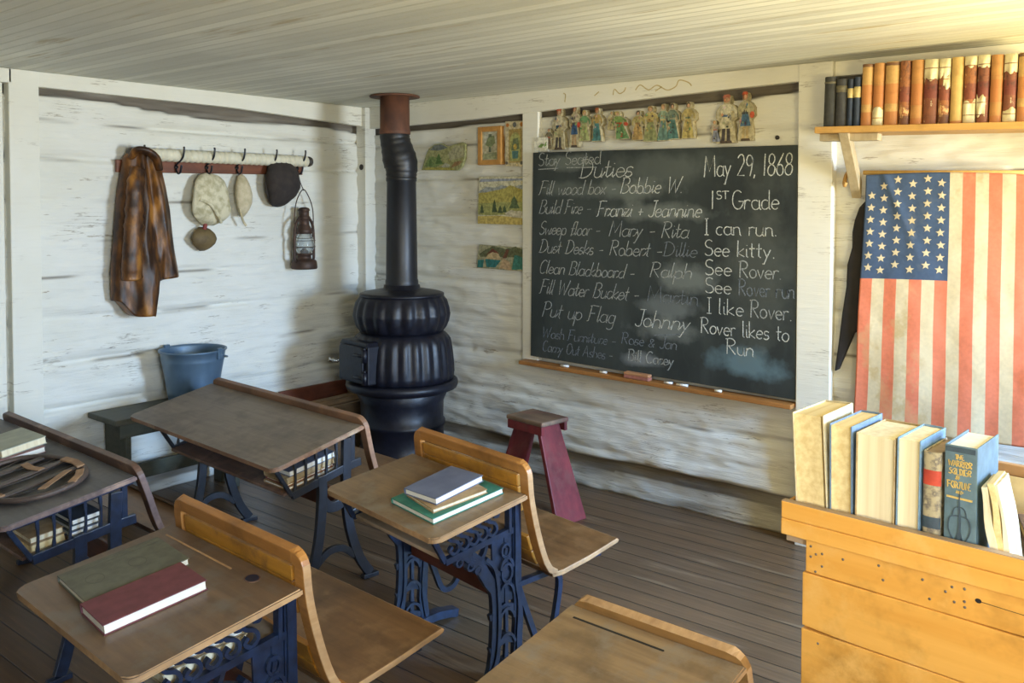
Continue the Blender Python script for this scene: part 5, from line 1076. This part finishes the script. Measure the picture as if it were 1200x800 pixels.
        MB().mat(back).box((rw - .004, d + .012, z1 - .10), (w - rw, d + .028, min(zt - .02, z1 - .002))).build('back_slat', e, bevel=.002)
    if seat:
        pr = [(d + .115, zs - .005), (d + .17, zs - .008), (d + .30, zs + .006), (d + seat_d, zs + .030), (d + seat_d + .012, zs + .022), (d + seat_d + .005, zs + .012), (d + .30, zs - .014), (d + .17, zs - .028), (d + .12, zs - .025)]
        so = MB().mat(M_SEAT).prism(pr, .0, w, lambda a, b, h: (h, a, b)).build('seat', e, bevel=.004)
        so.data.materials.append(edge)
        for p in so.data.polygons:
            if abs(p.normal.x) > .8 or p.normal.y > .55: p.material_index = 1
    # cast iron ends
    for x in frames or (inset, w - inset):
        mb = MB().mat(iron); f2 = lambda a, b, h, x=x: (x + h, a, b); C_ = lambda p, n=6: [tuple(q) for q in curve(p, n)]
        s_ = d / .42
        mb.bar([(.03, zl(.03) - .007), (d - .0, zl(d) - .007)], .013, f2, -.013, .013)                        # flange under the top
        lr0, lr1 = (.085 if not legs else .11, zl(.085) - box), (d - .055, zl(d - .055) - box - .004)
        mb.bar(C_([(.04, zl(.04) - .012), (.06, zl(.06) - .05), lr0]), .016, f2, -.008, .008)
        mb.bar([lr0, lr1, (d + .01, zl(d) - box - .007)], .020 if not legs else .034, f2, -.010, .010)                                   # rail of the book box
        for k in range(nlat):
            y = .10 + (d - .19) * (k + .5) / nlat; zb = lr0[1] + (lr1[1] - lr0[1]) * (y - lr0[0]) / (lr1[0] - lr0[0]); zt_ = zl(y) - .01
            if legs: mb.bar(C_([(y, zb), (y + .004, (zb + zt_) / 2), (y, zt_)]), [.012] * 4 + [.008] * 5 + [.012] * 4, f2, -.006, .006)
            else:
                sg = 1 if k % 2 else -1; hh = zt_ - zb
                mb.bar(C_([(y - .022, zt_), (y - .018, zb + hh * .7), (y + .012, zb + hh * .55), (y + .02, zb + hh * .3), (y + .002, zb + hh * .14), (y - .016, zb + hh * .28), (y - .006, zb + hh * .42)]), .010, f2, -.007, .007)
                mb.bar(C_([(y + .028, zt_), (y + .026, zb + hh * .78), (y + .008, zb + hh * .8)]), .009, f2, -.006, .006)
        st_ = []
        if not legs:
            yb = d - .005
            # solid standard with raised scrolls, sweeping out of the book-box rail
            poly = C_([(.16, lr0[1] + .01), (.21, lr0[1] - .035), (d - .135, lr0[1] - .11), (d - .105, .34), (d - .10, .22), (d - .115, .10), (d - .15, .03)], 5) + [(d - .15, .0), (d + .03, .0)] + C_([(d + .03, .03), (d + .012, .12), (d + .02, .24), (d + .005, .36), (d + .01, lr1[1])], 5)
            yc = d - .05
            fr_ = C_([(.16, lr0[1] + .01), (.21, lr0[1] - .035), (d - .125, lr0[1] - .11), (d - .095, .34), (d - .092, .22), (d - .105, .10), (d - .14, .015)], 5)
            mb.bar(fr_, .040, f2, -.009, .009); mb.bar([(d - .005, zl(d) - .02), (d - .002, .36), (d + .006, .22), (d - .0, .12), (d + .015, .015)], .036, f2, -.009, .009)
            mb.bar([(yc, .02), (yc + .004, .2), (yc, lr1[1])], [.020, .012, .016], f2, -.006, .006)
            for z in (.05, .155, .265, .375): mb.bar([(d - .12, z), (yc, z + .022), (d + .01, z)], .022, f2, -.007, .007)
            mb.bar(C_([(.15, lr0[1]), (.20, lr0[1] - .03), (.235, lr0[1] - .02), (.25, lr0[1] + .01)]), .012, f2, -.010, .010); mb.bar(C_([(.19, lr0[1]), (d - .12, lr0[1] - .055), (d - .07, lr0[1] - .10), (d - .05, lr0[1] - .02)]), .012, f2, -.010, .010)
            mb.prism([(d - .10, .30), (d + .0, .30), (d - .0, lr1[1]), (d - .11, lr1[1])], -.005, .003, f2)
            for k in range(5):
                z = .06 + k * .085; a_ = .04 - .003 * k
                mb.bar(arc(yc, z, a_, .05, 15, 165, 8), .010, f2, -.014, .014)
            mb.bar(C_([(d - .14, .04), (d - .092, .14), (d - .085, .30), (d - .10, .42), (d - .14, lr0[1] - .03)]), .013, f2, -.015, .015)
            mb.bar(C_([(d + .02, .02), (d - .002, .14), (d + .004, .28), (d - .01, .38), (d - .005, zl(d) - .02)]), .014, f2, -.015, .015)
            mb.bar(arc(yc, .40, .022, .030, 0, 360, 12), .009, f2, -.014, .014); mb.bar(arc(yc - .005, .475, .018, .022, 0, 360, 12), .008, f2, -.014, .014)
            mb.bar([(d - .035, zl(d) - .01), (d - .035, lr1[1])], .012, f2, -.012, .012); mb.bar([(d - .012, zl(d) - .01), (d - .008, zs + .06)], .014, f2, -.016, .016)
            for q in ((.15, -.03), (.20, -.055), (.235, -.075)): mb.bar(arc(q[0] * s_, lr0[1] + q[1] + .015, .013, .012, 0, 360, 8), .007, f2, -.011, .011)
            mb.bar(C_([(.06, .018), (.14, .03), (d - .06, .022), (d + .06, .03), (d + .16, .014)]), .030, f2, -.022, .022)
            if seat: mb.bar(C_([(d + .0, zs - .02), (d + .06, .20), (d + .10, .12), (d + .16, .13), (d + .19, .22), (d + .20, zs - .06), (d + .16, zs - .03)]), .020, f2, -.009, .009)
            if seat: mb.bar([(d + .0, zs - .028), (d + seat_d - .04, zs - .026)], .018, f2, -.012, .012)
        else:
            mb.bar(C_([(d - .19, zl(.2) - .11), (d - .185, .42), (d - .20, .25), (d - .235, .10), (d - .26, .02)]), .042, f2, -.011, .011)
            mb.bar(C_([(d - .06, zl(d) - .03), (d - .065, .42), (d - .05, .26), (d + .0, .11), (d + .06, .02)]), .042, f2, -.011, .011)
            mb.bar(C_([(d - .19, .40), (d - .15, .36), (d - .10, .36), (d - .06, .40)]), .045, f2, -.009, .009)
            mb.bar(C_([(d - .23, .12), (d - .16, .17), (d - .09, .17), (d - .02, .12)]), .030, f2, -.009, .009)
            mb.bar([(d - .30, .008), (d - .22, .012)], .018, f2, -.014, .014); mb.bar([(d + .02, .012), (d + .10, .008)], .018, f2, -.014, .014)
            if seat: mb.bar(C_([(d - .06, .30), (d + .04, .33), (d + .12, zs - .035), (d + seat_d - .05, zs - .030)]), .022, f2, -.010, .010)
            mb.bar([(d - .03, zl(d) - .01), (d - .03, zl(d) - box)], .022, f2, -.006, .006)
        mb.build('side_frame', e, bevel=.0025)
    e['_'] = 0; del e['_']
    return e, (Matrix.Translation((o[0], o[1], 0)) @ Matrix.Rotation(R(rz), 4, 'Z') @ TM)
DNL, T_NL = school_desk((2.156, -3.155), -3.2, .665, .44, .608, .663, .752, 'brown school desk with an inkwell hole and attached seat, carrying the maroon book', M_TOPB, M_OAK, True, 'pale', True, zs=.362, seat_d=.475)
DM_, T_M = school_desk((2.133, -2.108), -9.5, .65, .385, .605, .66, .762, 'tan school desk with an attached seat, carrying the green and blue books', M_TOPM, M_OAK, True, None, False, zs=.372, seat_d=.445)
DF_, T_F = school_desk((.474, -1.965), -4, 1.285, .44, .586, .68, .712, 'wide double school desk with a bare grey top in front of the bucket', M_TOPF, wood('brown_bent_rail', (.28, .15, .085), (.19, .10, .055), 0, 40, .45), True, None, False, inset=.11, legs=True, nlat=5, iron=M_IRON, frames=(.255, 1.245), box=.135, panel=False, zs=.385, seat_d=.36, edge=wood('red_brown_edge', (.36, .20, .12), (.25, .13, .075), 0, 40, .5, (.45, .32, .2)))
DL_, T_L = school_desk((.318, -2.932), -2, 1.28, .45, .585, .65, .685, 'wide dark slate grey school desk carrying the snowshoe', M_TOPL, M_DKW, True, None, False, inset=.06, legs=True, nlat=5, iron=M_IRONB, frames=(.10, 1.245), box=.135, panel=False, zs=.40, seat_d=.27, edge=wood('grey_brown_edge', (.22, .15, .13), (.14, .09, .085), 0, 40, .5, (.40, .27, .20)))
DR_, T_R = school_desk((3.288, -2.655), -1.3, .49, .42, .51, .572, .595, 'small pale worn school desk with a pencil groove, nearest the pine desk', M_TOPR, wood('brown_oak_rail', (.34, .18, .06), (.22, .11, .035), 0, 40, .4), False, 'dark', False, inset=.05, nlat=4, edge=M_PALE)

# books lying on and in the desks
def flat_book(label, group, DMx, u, v, rz, Wd, Hh, T, cover, pages=None, lift=.0004, cat='book', extra=None):
    """book lying on a desk top: spine along its left side (x=0), fore-edge at x=Wd; (u,v) = its lower left corner on the top"""
    e = empty('book', (0, 0, 0), 0, label, cat, group)
    set_matrix(e, DMx @ Matrix.Translation((u, v, lift)) @ Matrix.Rotation(R(rz), 4, 'Z'))
    ct_ = .0028; f = lambda a, b, h: (a, h, b)
    n = 8; sp_o = [(-.002 - .003 * math.sin(R(180 * i / n)), T / 2 + T / 2 * math.cos(R(180 * i / n))) for i in range(n + 1)]
    sp_i = [(.0015 - .003 * math.sin(R(180 * i / n)), T / 2 - (T / 2 - ct_) * math.cos(R(180 * i / n))) for i in range(n + 1)]
    MB().mat(cover).prism([(Wd, T)] + sp_o + [(Wd, 0), (Wd, ct_)] + sp_i + [(Wd, T - ct_)], 0, Hh, f).build('cover', e, bevel=.001)
    MB().mat(pages or M_PAGEW).box((.002, .0035, ct_ + .0001), (Wd - .003, Hh - .0035, T - ct_ - .0001)).build('pages', e)
    if extra: extra(e, Wd, Hh, T)
    return e
M_GREYG = mat('grey_green_book_cloth', (.135, .135, .10), (.10, .10, .075), 30, rough=.75); M_MAROON = mat('maroon_book_cloth', (.165, .045, .055), (.125, .034, .042), 30, rough=.7)
M_TEAL = mat('teal_green_book_cloth', (.045, .22, .16), (.03, .16, .115), 30, rough=.6); M_SLATE = mat('slate_violet_book_cloth', (.15, .17, .25), (.10, .115, .18), 8, rough=.45); M_BROWNC = mat('brown_cream_cover', (.42, .28, .14), (.30, .19, .09), 30)
def ex_grey(e, Wd, Hh, T):
    mb = MB().mat(mat('dark_tooling', (.08, .08, .06), (.065, .065, .05), 40)); f = lambda a, b, h: (a, b, h)
    for a in (.012, .030): mb.bar([(a, .01), (a, Hh - .01)], .0012, f, T - .0005, T + .0003)
    for y in (.06, .17): mb.bar(arc(Wd * .5, y, .03, .022, 0, 360, 14), .0016, f, T - .0005, T + .0003)
    mb.build('cover_tooling', e)
flat_book('grey green book lying behind the maroon book on the brown desk', None, T_NL, .075, .086, -3.5, .205, .268, .020, M_GREYG, extra=ex_grey)
flat_book('maroon book with white pages lying on the brown desk', None, T_NL, .296, .056, -3.5, .150, .255, .027, M_MAROON)
flat_book('large teal green book at the bottom of the pile on the tan desk', None, T_M, .322, .074, -2.5, .245, .285, .020, M_TEAL)
flat_book('cream edged thin book in the middle of the pile on the tan desk', None, T_M, .360, .112, -8, .182, .205, .014, M_BROWNC, M_PAGE, .0210)
flat_book('slate blue book on top of the pile on the tan desk', None, T_M, .368, .100, 4, .158, .212, .022, M_SLATE, M_PAGEW, .0356)
flat_book('brown book lying under the pale book on the slate grey desk', None, T_L, .43, .205, -2, .245, .185, .024, mat('pinkish_brown_cover', (.30, .17, .17), (.22, .12, .12), 30), M_PAGEW)
flat_book('pale grey green book on top of the pile on the slate grey desk', None, T_L, .435, .222, 2, .225, .170, .030, mat('pale_sage_cover', (.42, .44, .36), (.32, .34, .28), 14), M_PAGE, .0250)
# snowshoe on the slate grey desk
sn = empty('snowshoe', (0, 0, 0), 0, 'oval wooden snowshoe with tan leather straps lying on the slate grey desk', 'snowshoe'); set_matrix(sn, T_L @ Matrix.Translation((.925, .215, .012)) @ Matrix.Rotation(R(6), 4, 'Z'))
M_SNOW = wood('dark_snowshoe_wood', (.11, .075, .06), (.07, .05, .042), 0, 40, .5); M_STRAP = mat('tan_leather_strap', (.40, .24, .13), (.27, .15, .08), 20, rough=.7)
ov = []
for i in range(56):
    t = 6.28319 * i / 56; c, s_ = math.cos(t), math.sin(t); ov.append((.250 * (abs(c) ** .85) * (1 if c > 0 else -1), .165 * (abs(s_) ** .85) * (1 if s_ > 0 else -1), 0))
MB().mat(M_SNOW).tube(ov, .0105, 10, closed=True).build('frame', sn)
for x, hw in ((-.14, .135), (-.02, .157), (.10, .148)): MB().mat(M_SNOW).box((x - .016, -hw, -.005), (x + .016, hw, .004)).build('crossbar', sn, bevel=.003)
for pts in ([(.11, .10, .004), (.15, .03, .006), (.19, -.04, .004)], [(-.02, .152, .012), (.06, .154, .014), (.13, .138, .012)], [(.16, .118, .012), (.21, .085, .014), (.243, .04, .010)], [(.02, -.155, .012), (.07, -.150, .014), (.12, -.138, .012)], [(-.16, -.10, .004), (-.10, -.085, .006), (-.04, -.09, .004)], [(-.13, .06, .004), (-.06, .05, .006), (.0, .06, .004)], [(-.17, -.118, .012), (-.12, -.142, .014), (-.07, -.155, .012)]):
    MB().mat(M_STRAP).bar([(p[0], p[1]) for p in pts], .028, lambda a, b, h: (a, b, h), .0045, .0125 if pts[0][2] > .008 else .0085).build('strap', sn, bevel=.002)
mb = MB().mat(M_DKK)
for k in range(7):
    x = -.21 + k * .068; hh = .16 * math.sqrt(max(0, 1 - (x / .255) ** 2)); mb.tube([(x, -hh, .0), (x + .03, 0, .001), (x, hh, .0)], .0025, 6)
mb.build('lacing', sn)

def stack_in(desk_M, desk, w, d, z0, z1, inset, items, place, group, box=.098):
    """pile of books lying in the desk's book box, fore ends towards the open lattice at its right end"""
    base = Matrix.Translation((desk[0], desk[1], 0)) @ Matrix.Rotation(R(desk[2]), 4, 'Z')
    zl = lambda y: z0 + (z1 - z0) * y / d - .0195
    sl_ = math.atan2((z1 - z0) * (d - .095) / d - .015, d - .095)
    for (lab, a, T, Ln, dp, cover, pages, ofs) in items:
        zb = zl(.085) - box + .0105 + (a[0] - .085) * math.tan(sl_) + a[1]
        M = base @ Matrix.Translation((w - inset - .020 - dp - ofs, a[0], zb)) @ Matrix.Rotation(sl_, 4, 'X')
        flat_book(lab, group, M, .004, 0, 0, dp, Ln, T, cover, pages, .0006)
GIN = None
stack_in(None, (.474, -1.965, -4), 1.285, .44, .586, .68, .04, [
 ('white edged book at the bottom of the pile inside the wide grey desk', (.105, 0.), .014, .235, .17, M_BROWNC, M_PAGEW, .004),
 ('thin red book second from the bottom inside the wide grey desk', (.11, .0152), .011, .225, .16, mat('dull_red_cover', (.25, .06, .05), (.18, .04, .035), 30), M_PAGE, .008),
 ('thick brown book second from the top inside the wide grey desk', (.105, .0274), .024, .235, .17, M_TANC, M_TANC, .004),
 ('white edged book on top of the pile inside the wide grey desk', (.115, .0526), .024, .225, .17, M_SLATE, M_PAGEW, .002)], None, None, .135)
stack_in(None, (.318, -2.932, -2), 1.28, .45, .585, .65, .035, [
 ('tan edged book at the bottom of the left pile inside the slate grey desk', (.115, 0.), .026, .115, .17, M_TANC, M_PAGEY, .006),
 ('cream edged book on top of the left pile inside the slate grey desk', (.115, .0272), .022, .11, .17, M_BROWNC, M_PAGE, .010),
 ('white edged book at the bottom of the right pile inside the slate grey desk', (.245, 0.), .020, .10, .16, M_SLATE, M_PAGEW, .004),
 ('grey edged book in the middle of the right pile inside the slate grey desk', (.245, .0212), .018, .10, .16, M_GREYG, M_PAGEW, .008),
 ('white edged book on top of the right pile inside the slate grey desk', (.250, .0404), .020, .10, .16, M_NAVY, M_PAGEW, .006)], None, None, .135)
stack_in(None, (2.156, -3.155, -3.2), .665, .44, .608, .663, .055, [
 ('cream edged book at the bottom inside the brown desk with the inkwell', (.12, 0.), .028, .22, .18, M_TANC, M_PAGE, .012),
 ('white edged book on top inside the brown desk with the inkwell', (.13, .0292), .022, .20, .17, M_BROWNC, M_PAGEW, .016)], None, None)
